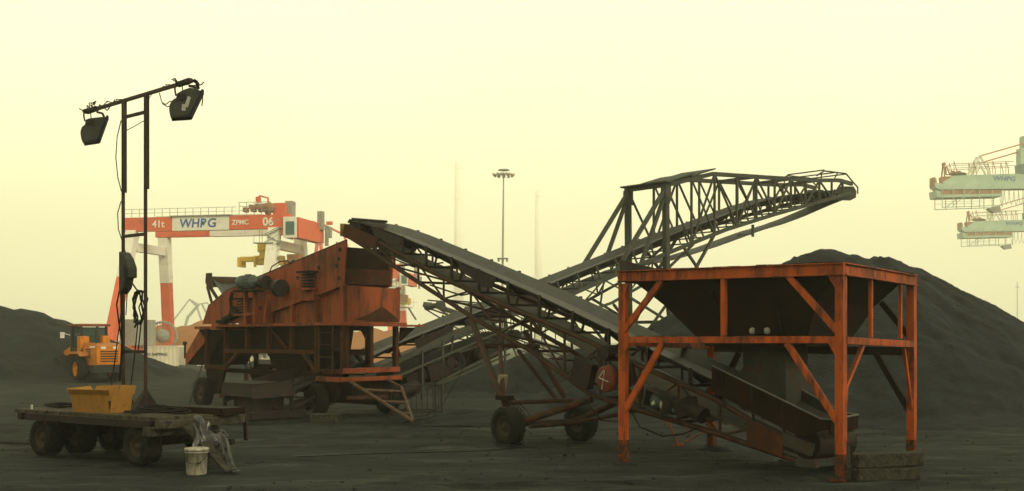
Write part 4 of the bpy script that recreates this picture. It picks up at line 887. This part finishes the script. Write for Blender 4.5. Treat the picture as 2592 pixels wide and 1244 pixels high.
def sheet(u, v):
    x = -5.46 + .50 * u + .10 * v; y = 18.95 - .28 * v + .3 * u; z = .90 - .48 * v - .30 * u + .10 * math.sin(7 * u + 3 * v) * (.3 + v * .7) + .04 * math.sin(17 * u - 9 * v)
    return (x + .03 * math.sin(11 * v + 5 * u), y + .07 * math.sin(9 * u + 4 * v), max(z, .05))
tag(crumple('metal_sheet', 1, 1, M['sheet'], sheet), 'crumpled silvery sheet draped over the end corner of the trailer', 'sheet')
def strip(u, v):
    return (-5.02 + .42 * u + .10 * v + .015 * math.sin(9 * u), 18.74 - .50 * u + .10 * v, max(.03, .56 - .62 * u + .06 * math.sin(5 * u) + .04 * math.sin(8 * v + 3 * u)))
tag(crumple('sheet_strip', 1, 1, M['sheet'], strip), 'long twisted silvery strip hanging from the sheet down to the ground', 'sheet')
tag(MB().box((-8.2, 22.6, .04), (.18, .12, .05), rz=.4).box((-8.05, 22.7, .03), (.14, .16, .04), rz=1.0).build('scrap', M['green_rag']), 'small green scrap on the ground under the trailer', 'scrap')

# ================================================================== AT THE FOOT OF THE HOPPER STAND
base = Vector((5.45, 17.05, 0))
for k, (z, w, lb) in enumerate(((.10, 1.05, 'lower weathered timber sleeper at the right foot of the orange hopper stand'), (.32, 1.12, 'upper weathered timber sleeper of the stack at the right foot of the orange hopper stand'))):
    o = MB().box((0, 0, 0), (w, .26, .20 if k == 0 else .22)).build('timber_sleeper', M['sleeper'], None, .02)
    o.location = (5.86 + .03 * k, 17.35 + .02 * k, z + .01); o.rotation_euler = (0, -.012 * k, .16 + .03 * k); tag(o, lb, 'timber', 'timber sleepers by the hopper')
lf = thing('step_frame', 'small bent orange frame of thin bars lying under the conveyor', 'frame', (3.55, 23.2, gz(3.5, 23.2)))
MB().path([(-.35, 0, .48), (-.28, 0, .50), (-.10, -.3, .02), (.62, .1, .34), (.42, .35, .80)], .02, 6).path([(.18, -.14, .14), (.05, .1, .55)], .018, 6).path([(.02, .3, .88), (.42, .45, 1.0)], .018, 6).path([(-.18, -.32, .02), (-.02, -.28, .02)], .025, 6).build('bars', M['hopper'], lf)
def pol(u, v): return (5.32 + .25 * u + .12 * v, 18.35 + .1 * u, max(.02, .70 - .62 * v + .05 * math.sin(6 * u + 3 * v)))
tag(crumple('dark_tarp', 1, 1, M['sleeper'], pol), 'dark scrap of tarpaulin hanging behind the nearest hopper leg', 'tarp')
tag(MB().path([(-9.3 - .0, 23.4, .03), (-10.2, 23.2, .03), (-11.2, 23.6, .03), (-12.5, 23.4, .03)], .02, 6).build('ground_cable', M['cable']), 'black cable lying on the ground left of the trailer', 'cable')
tag(MB().path([(-4.0, 20.6, .03), (-2.5, 21.3, .025), (-.8, 21.6, .03), (.5, 22.6, .03)], .008, 5).build('ground_wire', M['cable']), 'thin black wire lying across the yard from the trailer to the conveyor', 'cable')
tag(MB().path([(-1.0, 33.0, 2.3), (-1.45, 31.5, 1.3), (-1.9, 30.2, .45), (-2.4, 29.2, .12), (-3.0, 28.6, .04)], .012, 5).build('slack_cable', M['cable']), 'slack cable drooping from the conveyors to the ground by the tow bar', 'cable')

# ================================================================== WHEEL LOADER
wl = thing('wheel_loader', 'yellow wheel loader with dark cab digging into the left coal pile', 'loader', (-22.3, 59.4, gz(-22.5, 59)), math.atan2(.75, -.66))
ly, ld = M['loader'], M['loader_dark']           # local +X forward, +Y left
for x, y in ((0, .95), (0, -.95), (2.75, .95), (2.75, -.95)): wheel(wl, (x, y, .70), (0, 1, 0), .70, .48, 20, M['loader'])
hd = MB().loft([[Vector((-1.75, y, z)) for y, z in ((-.62, .95), (.62, .95), (.66, 1.5), (.60, 1.95), (-.60, 1.95), (-.66, 1.5))], [Vector((-1.55, y, z)) for y, z in ((-.66, .9), (.66, .9), (.70, 1.5), (.66, 2.02), (-.66, 2.02), (-.70, 1.5))], [Vector((.1, y, z)) for y, z in ((-.66, .9), (.66, .9), (.70, 1.5), (.66, 2.1), (-.66, 2.1), (-.70, 1.5))]]).build('engine_hood', ly, wl)
b = MB()
for k in range(5): b.box((-1.765, 0, 1.12 + .13 * k), (.03, .95, .055))
b.build('grille', ld, hd)
MB().box((-1.70, 0, 1.83), (.06, .98, .17)).build('lamp_recess', ld, hd)
for y in (-.32, .32): MB().box((-1.745, y, 1.83), (.04, .24, .13)).build('tail_lamp', M['lamp_white'], hd)
b = MB()
for i in range(5):
    for j in range(4): b.box((-.95 + .15 * i, .71, 1.35 + .13 * j), (.07, .02, .06))
b.build('side_vents', ld, hd)
MB().box((-1.25, .71, 1.87), (.7, .015, .09)).build('side_stripe', M['letter_white'], hd)
MB().box((-1.55, 0, .72), (.55, 1.7, .40)).build('counterweight', ld, wl, .03)
MB().box((.2, 0, .85), (2.4, .9, .5)).box((2.6, 0, .85), (1.7, .8, .55)).build('frame', ld, wl, .02)
for y in (.95, -.95): MB().prism([(-.85, y - .27, 1.38), (-.55, y - .27, 1.62), (.55, y - .27, 1.62), (.85, y - .27, 1.30), (.55, y - .27, 1.50), (-.55, y - .27, 1.50)], (0, .54, 0)).build('mudguard', ly, wl)
MB().box((.55, .52, 2.0), (.5, .5, .9)).box((.3, -.5, 2.1), (.8, .4, .75)).build('side_tank', ly, wl, .05)
MB().tube((-.6, .25, 2.05), (-.6, .25, 2.75), .06, 10).build('exhaust', ld, wl)
cb_ = MB()
for x in (.35, 1.75):
    for y in (-.70, .70): cb_.beam((x, y, 1.5), (x + (.08 if x < 1 else -.05), y * .96, 3.0), .11)
cb_.box((1.05, 0, 1.62), (1.5, 1.45, .35)); co = cb_.build('cab', ld, wl)
MB().box((1.05, 0, 3.04), (1.75, 1.65, .13)).build('cab_roof', M['crusher'], co, .03)
MB().box((1.06, 0, 2.35), (1.30, 1.34, 1.15)).build('cab_glass', M['glass'], co)
MB().box((.9, .1, 2.1), (.3, .5, .7)).build('seat', ld, co)
MB().beam((1.7, .8, 2.5), (1.75, 1.15, 2.6), .04).box((1.76, 1.2, 2.5), (.05, .22, .32)).build('mirror', M['lamp_white'], co)
for y in (.45, -.45):
    MB().beam((2.2, y, 1.75), (3.4, y, 1.45), .16, .35).beam((3.4, y, 1.45), (4.35, y, .55), .16, .30).build('lift_arm', ly, wl)
tube('lift_ram', M['chrome'], wl, (2.4, 0, 1.2), (3.9, 0, 1.1), .07)
MB().prism([(4.25, -1.25, .95), (4.15, -1.25, .35), (4.35, -1.25, .12), (5.35, -1.25, .10), (5.3, -1.25, .25), (4.6, -1.25, .45), (4.5, -1.25, 1.0)], (0, 2.5, 0)).build('shovel', M['loader_dark'], wl)
MB().box((4.3, 0, .95), (.12, 2.5, .16)).build('shovel_edge', M['crusher'], wl)

# ================================================================== CONTAINERS
def container(x, y, rz, label, texts, cut=None):
    c = thing('shipping_container', label, 'container', (x, y, gz(x, y)), rz, 'white shipping containers at the far side of the yard')
    b = MB(); L_, H_, W2 = 12.2, 2.6, 2.44
    prof = []
    n = 88
    for k in range(n + 1):
        xx = -L_ / 2 + .12 + (L_ - .24) * k / n; prof.append((xx, -W2 / 2 + (.035 if (k // 2) % 2 else 0)))
    ringp = prof + [(L_ / 2 - .12, W2 / 2), (-L_ / 2 + .12, W2 / 2)]
    b.prism([Vector((px_, py_, .15)) for px_, py_ in ringp], (0, 0, H_ - .25)); b.build('container_body', M['container'], c)
    f = MB()
    for yy in (-W2 / 2, W2 / 2):
        for z in (.08, H_ - .06): f.beam((-L_ / 2, yy, z), (L_ / 2, yy, z), .12, .14)
        for xx in (-L_ / 2 + .06, L_ / 2 - .06): f.beam((xx, yy, 0), (xx, yy, H_), .14, .14)
    f.build('corner_frame', M['container'], c)
    MB().box((L_ / 2 - .05, 0, H_ / 2), (.12, W2 - .2, H_ - .25)).build('end_door', M['container_dark'], c)
    for tx, sz, xx, zz, m in texts:
        letters(tx, sz, m, c, face_m((xx, -W2 / 2 - .03, zz), (1, 0, 0), (0, 0, 1)), .008, stretch=.92)
    return c
container(-48.9, 143.6, -.04, 'white shipping container left of the red chute, lettered in black and orange', [('Ge', .62, -.6 - 0.85, 2.12, M['letter_orange']), ('seaco', .62, .75, 2.12, M['letter_dark']), ('HAODONG SHIPPING', .52, 2.3, 1.50, M['letter_dark'])])
container(-34.6, 144.2, -.03, 'white shipping container seen through the legs of the red screening plant', [('HAODONG SHIPPING', .52, 1.6, 1.5, M['letter_dark'])])

# ================================================================== YARD GANTRY CRANES
def gantry(label, loc, rz, number):
    g_ = thing('gantry_crane', label, 'crane', loc, rz, 'rail mounted gantry cranes in the haze')
    r, w, gr = M['c_red'], M['c_white'], M['c_grey']
    Z0 = 1.1                                         # rails lie this far above the local zero
    def bx(name, c, d, m): return MB().box(c, d).build(name, m, g_)
    for k, y in enumerate((0, 8.0)):
        x0, x1 = (-.8, 23.5)
        zc = 18.0
        go = MB().box((10.4, y, zc), (22.4, .9, 1.75)).build('main_girder', r, g_)
        MB().box((9.85 if k == 0 else 11.6, y, zc), (7.7 if k == 0 else 9.0, .96, 1.80)).build('girder_band', w, go)
        MB().box((9.85, y - .1, zc + .93), (8.2, 1.2, .12)).build('girder_ledge', gr, go)
        b = MB()
        for xx in np.arange(-.6, 15.0, 1.05): b.beam((xx, y - .5, zc + .9), (xx, y - .5, zc + 1.9), .05)
        b.beam((-.6, y - .5, zc + 1.9), (14.7, y - .5, zc + 1.9), .05).beam((-.6, y - .5, zc + 1.4), (14.7, y - .5, zc + 1.4), .04); b.build('girder_railing', gr, go)
        if k == 0:
            fm = lambda x: face_m((x, y - .50, zc - .05), (1, 0, 0), (0, 0, 1))
            letters('41t', 1.25, M['letter_white'], go, fm(4.1), .02)
            letters('WH', 1.55, M['c_blue'], go, fm(8.35), .02, 1.0, .12); letters('G', 1.55, M['c_blue'], go, fm(11.35), .02, 1.1, .12)
            letters('P', 1.55, M['c_blue'], go, fm(10.15), .02, 1.0, .12); MB().lathe([(0, -.02), (.26, -.02), (.26, .02), (0, .02)], (10.22, y - .50, zc), (0, 1, 0), 16).build('logo_leaf', M['c_green'], go)
            letters('ZPMC', .85, M['letter_white'], go, fm(15.2), .02)
            letters(number, 1.45, M['letter_white'], go, fm(18.9), .02)
        # legs: white above, red below, splayed along the rails
        sy = -1 if y == 0 else 1
        sp = 5.0 if y == 0 else 2.0
        for x in (.3, 19.6):
            top = Vector((x, y, 17.1)); bot = Vector((x - (.4 if x < 5 else -.4), y + sy * sp, Z0 + 1.0)); f = .40; mid = top.lerp(bot, f)
            lo = MB().beam(top, mid, 1.35, 1.15, (0, 1, 0)).build('leg', w, g_)
            MB().beam(mid, bot, 1.25, 1.1, (0, 1, 0)).build('lower_leg', r, lo)
    for x in (.3, 19.6):
        MB().beam((x, .4, 15.2), (x, 7.6, 15.2), .8, 1.1).build('portal_beam', w, g_)
        MB().beam((x, -5.6, 2.2), (x, 10.6, 2.2), 1.0, .9).build('sill_beam', r, g_)
        b = MB().beam((x - .5, -4.0, 5.6), (x - .5, 9.0, 5.6), .14).beam((x - .5, -4.2, 4.1), (x - .5, 9.2, 4.1), .14)
        for y in np.arange(-4, 9, 2.2): b.beam((x - .5, y, 4.1), (x - .5, y, 5.6), .1)
        b.build('sill_railing', r, g_)
        for y in (-4.6, -2.8, 7.8, 9.6): MB().tube((x - .2, y, Z0 + .45), (x + .2, y, Z0 + .45), .45, 14).build('rail_wheel', gr, g_)
    MB().box((.3, 1.2, 4.3), (2.2, 5.0, 3.3)).build('power_cabinet', gr, g_)
    b = MB().lathe([(1.7, -.15), (2.0, -.15), (2.0, .15), (1.7, .15), (1.7, -.15)], (1.0, 6.2, 3.9), (.3, -1, 0), 28)
    for k in range(14):
        a = 2 * math.pi * k / 14; b.beam((1.0, 6.2, 3.9), (1.0 + 2.0 * math.cos(a), 6.2, 3.9 + 2.0 * math.sin(a)), .06)
    b.lathe([(0, -.4), (.9, -.4), (.9, .4), (0, .4)], (1.0, 6.2, 3.9), (.3, -1, 0), 20).build('cable_reel', gr, g_)
    # trolley, machinery and electrical house at the right end
    bx('trolley_house', (20.2, 1.0, 19.5), (1.6, 2.4, 1.6), r); bx('trolley_side', (20.9, 1.0, 18.0), (1.0, 1.2, 2.2), r)
    bx('machine_box', (21.2, 1.0, 19.6), (.9, 1.2, 2.0), gr)
    bx('resistor_box', (22.9, 7.0, 18.8), (.7, .8, 2.4), gr)
    mc = MB()
    qq = random.Random(3)
    for k in range(9): mc.box((15.6 + .55 * k, qq.uniform(-.4, 2.5), 19.3 + qq.uniform(-.2, .7)), (.5, .8, qq.uniform(.4, .9)))
    mc.lathe([(0, -.8), (.55, -.8), (.55, .8), (0, .8)], (17.6, 1.5, 20.0), (1, 0, .1), 18).lathe([(0, -.6), (.6, -.6), (.6, .6), (0, .6)], (19.2, -.2, 19.7), (0, 1, 0), 18); mc.build('hoist_machinery', M['q_brown'], g_)
    b = MB()
    for xx in (15.2, 16.2, 17.2, 18.2, 19.2): b.beam((xx, -.8, 18.9), (xx, -.8, 20.4), .06)
    for z in (19.4, 19.9, 20.4): b.beam((15.2, -.8, z), (19.4, -.8, z), .06)
    b.build('machinery_railing', M['c_grey'], g_)
    MB().path([(18.6, .2, 19.0), (18.6, .2, 21.0), (17.5, .2, 21.3), (17.2, .2, 21.0)], .11, 6).box((17.3, .2, 20.8), (.5, .5, .7)).build('service_jib', r, g_)
    hs = MB().box((22.3, 3.8, 17.2), (1.2, 8.5, 2.5)).build('end_house', r, g_)
    MB().box((21.0, .9, 17.3), (.2, 2.6, 2.7)).box((21.9, -.78, 17.2), (1.7, .2, 2.6)).build('white_panel', w, hs)
    MB().box((21.95, -.92, 17.1), (1.1, .1, 1.6)).build('dark_window', M['c_win'], hs)
    MB().beam((23.4, 7.8, 15.6), (23.4, 7.8, 18.2), .4).box((23.5, 8.2, 17.4), (.7, .8, 1.4)).build('cable_tower', gr, g_)
    MB().box((23.6, 8.3, 18.6), (.7, .6, .4)).build('red_beacon', r, g_)
    # spreader hung under the girder, and the stairs on the leg
    yl = M['c_yellow']
    MB().box((17.6, 1.6, 14.9), (1.5, 1.4, 1.1)).box((17.6, 1.6, 14.0), (1.0, 1.4, 1.0)).box((17.9, 2.2, 13.4), (3.6, 1.5, 1.1)).box((15.6, 1.4, 13.5), (2.0, 1.1, .6)).box((14.6, 1.2, 13.1), (.35, 1.8, 1.2)).box((20.8, 3.4, 12.8), (3.2, 1.6, 1.3)).box((16.4, 1.2, 12.9), (.25, .3, .8)).build('spreader', yl, g_)
    b = MB()
    for yy in (1.2, 2.0):
        for xx in (17.0, 18.2): b.beam((xx, yy, 15.2), (xx, yy, 18.0), .05)
    b.build('hoist_rope', M['c_grey'], g_)
    b = MB()
    for k in range(8):
        for j in range(6): b.box((19.0 + .32 * (j if k % 2 else 5 - j), -.95, 11.6 + .95 * k + .16 * j), (.34, .7, .05)) if k < 6 else None
    for k in range(7): b.beam((18.8, -1.3, 11.6 + .95 * k), (20.8, -1.3, 12.6 + .95 * k), .06)
    b.box((18.6, -.9, 15.3), (2.6, 1.0, .12)).beam((17.4, -1.3, 16.3), (19.6, -1.3, 16.3), .05).beam((17.4, -1.3, 15.3), (17.4, -1.3, 16.3), .05)
    b.box((21.4, 1.0, 11.5), (2.6, 6.0, .15)); b.beam((20.4, -.8, 12.6), (24.0, 3, 12.6), .05); b.beam((22.6, .5, 11.4), (23.8, 2.2, 9.0), .5, .1)
    for xx in (20.6, 21.5, 22.4, 23.3): b.beam((xx, -.6 + (xx - 20.6) * 1.1, 11.5), (xx, -.6 + (xx - 20.6) * 1.1, 13.2), .05)
    b.build('access_stairs', gr, g_)
    MB().box((21.2, 2.6, 13.4), (1.6, 1.6, 1.4)).build('cab', M['q_brown'], g_)
    return g_
gantry('red and white gantry crane numbered 06, nearest and left of the red screening plant', (-48.6, 141.0, -1.1), math.atan2(-.196, .98), '06')
gantry('paler gantry crane numbered 07, farther off in the haze behind the conveyor lattice', (-43.5, 226.0, gz(-30, 226)), -.10, '07')

# ================================================================== QUAY CRANES (boom ends high over the coal pile)
def quay(label, loc):
    q_ = thing('quay_crane', label, 'crane', loc, 0, 'tall green quay cranes')
    gq, bq, oq = M['q_green'], M['q_brown'], M['q_orange']
    s = .0295
    def W(zx, zy, y=0): return Vector(((zx - 215) * s, y, (545 - zy) * s))       # drawn on the boom's own side plane, metres
    def poly(name, pts, y0, y1, m, par=q_): return MB().prism([W(a, b_, y0) for a, b_ in pts], (0, y1 - y0, 0)).build(name, m, par)
    bo = poly('boom', [(300, 520), (400, 462), (560, 455), (1062, 440), (2300, 402), (2300, 560), (1062, 545), (500, 550), (330, 548)], -1.2, 1.2, gq)
    poly('boom_flange', [(215, 530), (330, 540), (1062, 545), (2300, 562), (2300, 600), (1062, 582), (260, 592), (222, 570)], -1.9, 1.9, gq, bo)
    letters('WHPG', 1.75, M['c_blue'], bo, face_m(W(860, 490, -1.24), (1, 0, -.03), (.03, 0, 1)), .03, 1.15, .1)
    poly('end_stop', [(215, 475), (232, 490), (240, 545), (215, 560)], -1.8, 1.8, bq)
    poly('machinery_base', [(290, 470), (385, 465), (385, 540), (295, 545)], -1, 1, bq)
    poly('trolley', [(260, 600), (820, 598), (820, 640), (265, 645)], -2.2, 2.2, bq)
    poly('trolley_beam', [(220, 600), (262, 612), (262, 640), (820, 632), (820, 655), (228, 668)], -2.6, 2.6, gq)
    b = MB()
    for x in (275, 375, 475, 615, 730, 820):
        for y in (-2.6, 2.6): b.beam(W(x, 548, y), W(x, 755, y), .16)
    for y in (-2.6, 2.6):
        b.beam(W(272, 757, y), W(830, 738, y), .18); b.beam(W(275, 705, y), W(640, 700, y), .08); b.beam(W(380, 735, y), W(610, 560, y), .14)
    b.build('hanging_frame', gq, q_)
    poly('operator_cab', [(718, 760), (760, 745), (825, 735), (838, 790), (770, 800)], -1, 1, M['c_grey'])
    b = MB()
    for y in (-1.1, 1.1):
        b.path([W(320, 345, y * .3), W(318, 470, y)], .20, 6).path([W(345, 370, y * .3), W(360, 440, y), W(400, 440, y)], .18, 6)
    b.path([W(305, 350), W(330, 335), W(340, 360)], .22, 6)
    qk = random.Random(8)
    for k in range(12): b.beam(W(390 + 11 * k, 455), W(395 + 11 * k, 455 - qk.uniform(10, 45)), .14, 1.2)
    b.build('tip_machinery', bq, q_)
    b = MB()
    for y in (-1.6, 1.6):
        b.beam(W(370, 356, y), W(945, 332, y), .14).beam(W(395, 394, y), W(955, 370, y), .12)
        for x in (395, 575, 750, 870): b.path([W(x, 330, y), W(x + 22, 400, y), W(x + 24, 448, y)], .10, 5).beam(W(x, 335, y), W(x, 445, y), .10)
    b.build('boom_railing', bq, q_)
    b = MB()
    for y in (-1.2, 1.2): b.beam(W(640, 278, y), W(560, 450, y), .45).beam(W(640, 278, y), W(730, 445, y), .45).beam(W(655, 340, y), W(605, 450, y), .3)
    b.build('stay_frame', M['c_white'], q_)
    for a, c, y in (((640, 280), (1500, 35), -.8), ((680, 332), (1500, 95), .8)): MB().beam(W(*a, y), W(*c, y), .32).build('boom_stay', oq, q_)
    poly('boom_stop', [(1010, 210), (1040, 205), (1040, 95), (1062, 92), (1300, 92), (1300, 380), (1010, 380)], -1.4, 1.4, gq)
    poly('winch_house', [(998, 358), (1062, 352), (1300, 352), (1300, 430), (1005, 436)], -1.6, 1.6, M['c_win'])
    b = MB()
    for x in (835, 880, 925, 968, 1010, 1050): b.path([W(x, 590), W(x + 8, 680), W(x + 20, 725), W(x + 38, 680), W(x + 43, 590)], .06, 4)
    b.build('festoon_cable', M['c_grey'], q_)
    zb = -(loc[2] + 2.6)
    for y in (-8, 8):
        for x in (46, 66): MB().beam((x, y, zb), (x + (1 if x < 50 else -1), y * .8, 12.0 if x < 50 else 3), 1.6).build('leg', gq, q_)
    for x in (46.5, 65.5): MB().beam((x, -8, zb + 14), (x, 8, zb + 14), 1.2).build('portal_beam', gq, q_)
    MB().beam((46, 0, 0), (48, 0, 26), 2.0).beam((48, 0, 26), (66, 0, 3), .7).build('pylon', gq, q_)
    return q_
def zat(py, Y): return 2.2 + (862 - py) / 2800 * Y
quay('pale green quay crane boom high at the right edge, the larger and upper of two', ((2359 - 1296) / 2800 * 300, 300, zat(470, 300)))
quay('pale green quay crane boom at the right edge, the smaller and lower of two', ((2428 - 1296) / 2800 * 395, 395, zat(579, 395)))

# ================================================================== DISTANT THINGS
hm_ = thing('high_mast_light', 'slender grey high mast light with a ring of floodlights between the conveyors', 'lamp post', (-1.75, 186, gz(0, 186)))
MB().tube((0, 0, 0), (.35, 0, 32.6), .30, 16, .10).build('pole', M['galv'], hm_)
b = MB()
ro = MB().lathe([(1.35, -.06), (1.45, -.06), (1.45, .06), (1.35, .06), (1.35, -.06)], (.36, 0, 32.2), (0, 0, 1), 24)
for k in range(8): 
    a = 2 * math.pi * k / 8; ro.beam((.36, 0, 32.2), (.36 + 1.45 * math.cos(a), 1.45 * math.sin(a), 32.2), .08)
ro.tube((.36, 0, 32.2), (.36, 0, 32.9), .12, 10).lathe([(0, 0), (1.0, 0), (.9, .16), (0, .25)], (.36, 0, 32.8), (0, 0, 1), 20); ro.build('lamp_ring', M['galv'], hm_)
for k in range(12):
    a = 2 * math.pi * k / 12; d = Vector((math.cos(a), math.sin(a), 0))
    MB().lathe([(0, .0), (.18, .0), (.34, .35), (.34, .42), (0, .42)], Vector((.36, 0, 32.25)) + d * 1.5, (d.x, d.y, -.9), 10).build('floodlight', M['c_white'], hm_)
MB().lathe([(.2, -.08), (.95, -.08), (.95, .08), (.2, .08)], (.19, 0, 18.0), (0, 0, 1), 16).box((-.5, 0, 17.7), (.35, .35, .5)).box((.9, 0, 17.7), (.35, .35, .5)).build('service_ring', M['galv'], hm_)
for (px_, top, w_, lb) in ((1161, 413, 20, 'pale chimney fading into the haze left of the high mast light, taller of two'), (1363, 486, 17, 'pale chimney fading into the haze right of the high mast light, shorter of two')):
    Y = 1450; h = zat(top, Y) + 2.6; r_ = w_ / 2 / 2800 * Y
    c = thing('chimney', lb, 'chimney', ((px_ - 1296) / 2800 * Y, Y, -2.6), 0, 'chimneys in the haze')
    MB().lathe([(0, 0), (r_ * 1.35, 0), (r_, h), (r_ * .7, h), (r_ * .7, h - 3)], (0, 0, 0), (0, 0, 1), 28).build('shaft', M['chimney'], c)
    for f in (.97, .8, .6): MB().lathe([(r_ * 1.02, -.5), (r_ * (1.36 - .35 * f) + .25, -.5), (r_ * (1.36 - .35 * f) + .25, .5), (r_ * 1.02, .5)], (0, 0, h * f), (0, 0, 1), 28).build('gallery', M['chimney'], c)
lp = thing('lamp_pole', 'very faint thin lattice pole in the haze right of the big coal pile', 'pole', ((2575 - 1296) / 2800 * 950, 950, -2.6))
MB().tube((0, 0, 0), (0, 0, zat(715, 950) + 2.6), .6, 8, .35).build('pole', M['galv'], lp)
MB().box((0, 0, 50.5), (3.2, 1.0, .8)).build('lamp_bar', M['galv'], lp)

def portal_crane(label, loc, rz, k, m):
    c = thing('portal_crane', label, 'crane', loc, rz, 'slewing portal cranes in the haze')
    def L(pts, r): return MB().path([Vector(p) * k for p in pts], r * k, 6)
    L([(-3, 0, 14), (0, 0, 38), (2.4, 0, 14)], .55).build('tower', m, c)
    L([(0, 0, 38), (1, 0, 39), (7, 0, 36), (9, 0, 29), (8, 0, 20), (6, 0, 20), (5, 0, 34)], .35).build('luffing_frame', m, c)
    L([(1, 0, 14), (7, 0, 26), (8, 0, 20)], .5).build('stay', m, c)
    MB().box(Vector((1, 0, 13)) * k, Vector((9, 5, 4)) * k).build('machine_house', m, c)
    b = MB()
    for x in (-5, 5):
        for y in (-5, 5): b.beam(Vector((x, y, 0)) * k, Vector((x * .5, y * .5, 11)) * k, 1.0 * k)
    b.build('portal', m, c)
    return c
portal_crane('faded red slewing crane frame right behind the nearest gantry crane', ((808 - 1296) / 2800 * 250, 250, zat(568, 250) - 39 * .8), 0, .8, M['c_red'])
def level_crane(label, px_, py_, Y, k, m, flip=1):
    c = thing('level_luffing_crane', label, 'crane', ((px_ - 1296) / 2800 * Y, Y, zat(py_, Y) - 30 * k), 0, 'slewing portal cranes in the haze')
    f = flip
    MB().path([Vector(p) * k for p in ((-1.5 * f, 0, 4), (3 * f, 0, 20), (9 * f, 0, 27))], .8 * k, 6).build('jib', m, c)
    MB().path([Vector(p) * k for p in ((9 * f, 0, 27), (4 * f, 0, 30), (-12 * f, 0, 9), (-16 * f, 0, 3))], .40 * k, 6).path([Vector((4 * f, 0, 30)) * k, Vector((8 * f, 0, 26)) * k, Vector((12 * f, 0, 14)) * k], .55 * k, 6).path([Vector((8 * f, 0, 27)) * k, Vector((14 * f, 0, 28)) * k, Vector((19 * f, 0, 20)) * k], .4 * k, 6).path([Vector((11 * f, 0, 27)) * k, Vector((17 * f, 0, 15)) * k], .55 * k, 6).build('luffing_linkage', m, c)
    MB().box(Vector((-13 * f, 0, 4)) * k, Vector((5, 4, 4)) * k).build('machine_house', m, c)
    MB().beam((-13 * f * k, 0, -3 * k), (-13 * f * k, 0, 3 * k), 4 * k).build('pedestal', m, c)
    return c
level_crane('faint grey slewing crane in the haze above the brown ore heap', 462, 758, 620, 1.0, M['c_grey'])

def small_stacker(label, tail, head, wid, m_b, m_s, boom):
    d = Vector(head) - Vector(tail); L_ = math.hypot(d.x, d.y)
    c = thing('stacker_conveyor', label, 'conveyor', tail, math.atan2(d.y, d.x)); hz = d.z
    pb = [(0, 0), (L_, hz)]
    belt_mesh(pb, wid, .16, 0, L_, step=1.0).build('belt', m_b, c)
    MB().tube((L_, -wid, hz - .2), (L_, wid, hz - .2), .22, 16).build('drum', m_s, c)
    for s in (-1, 1):
        y = s * (wid + .15)
        MB().beam((0, y, -.25), (L_, y, hz - .25), .08, .12).build('upper_chord', m_s, c)
        MB().beam((0, y, -1.1), (L_ * .8, y, hz * .8 - 1.1), .08, .10).beam((L_ * .8, y, hz * .8 - 1.1), (L_, y, hz - .4), .08, .10).build('lower_chord', m_s, c)
        n = int(L_ / 1.1)
        for k in range(n):
            t0, t1 = L_ * k / n, L_ * (k + 1) / n
            if t1 > L_ * .86: continue
            beam('lattice_brace', m_s, c, (t0, y, hz * t0 / L_ - (.25 if k % 2 else 1.1)), (t1, y, hz * t1 / L_ - (1.1 if k % 2 else .25)), .05)
        MB().prism([(L_ + .1, y, hz + .15), (L_ - .7, y, hz + .12), (L_ - .9, y, hz - .5), (L_ - .2, y, hz - .55), (L_ + .2, y, hz - .2)], (0, .03, 0)).build('head_plate', m_s, c)
        if boom:
            MB().path([(L_ * .25, y, hz * .25 + 1.6), (L_ * .55, y, hz * .55 + 2.0), (L_ * .98, y, hz + .3)], .07, 6).build('boom_chord', m_s, c)
            for k in range(10):
                t0 = L_ * (.25 + .07 * k); zt = interp([(L_ * .25, hz * .25 + 1.6), (L_ * .55, hz * .55 + 2.0), (L_ * .98, hz + .3)], t0)
                beam('boom_post', m_s, c, (t0, y, hz * t0 / L_), (t0, y, zt), .07)
        MB().path([(L_ * .55, y, hz * .55 - 1.0), (L_ * .5, y * 1.4, -tail[2])], .09, 6).path([(L_ * .15, y, -.9), (L_ * .15, y, -tail[2])], .09, 6).build('support_leg', m_s, c)
    return c
small_stacker('dark conveyor head with broad belt behind the left end of the red screening plant', (-8.6, 40.3, 1.9), (-11.75, 45.6, 4.80), .66, M['belt'], M['red_tube'], False)
small_stacker('distant bluish stacker conveyor in the haze behind the conveyor lattice', (6.5, 100, .6), (-6.6, 90, 5.2), .8, M['galv'], M['lamp'], True)

# ------------------------------------------------------------------ haze: one closed box of even air round everything
hz_ = MB().box((0, 1000, 118), (4400, 2700, 250)).build('haze', M['coal'])
hz_.data.materials.clear()
hv = bpy.data.materials.new('haze_air'); hv.use_nodes = True; n_ = hv.node_tree.nodes
n_.remove(n_['Principled BSDF']); pv = n_.new('ShaderNodeVolumePrincipled')
pv.inputs['Color'].default_value = (*HAZE_COLOR, 1); pv.inputs['Density'].default_value = HAZE_DENSITY; pv.inputs['Anisotropy'].default_value = 0.55
hv.node_tree.links.new(pv.outputs['Volume'], n_['Material Output'].inputs['Volume'])
hz_.data.materials.append(hv); hz_['kind'] = 'stuff'
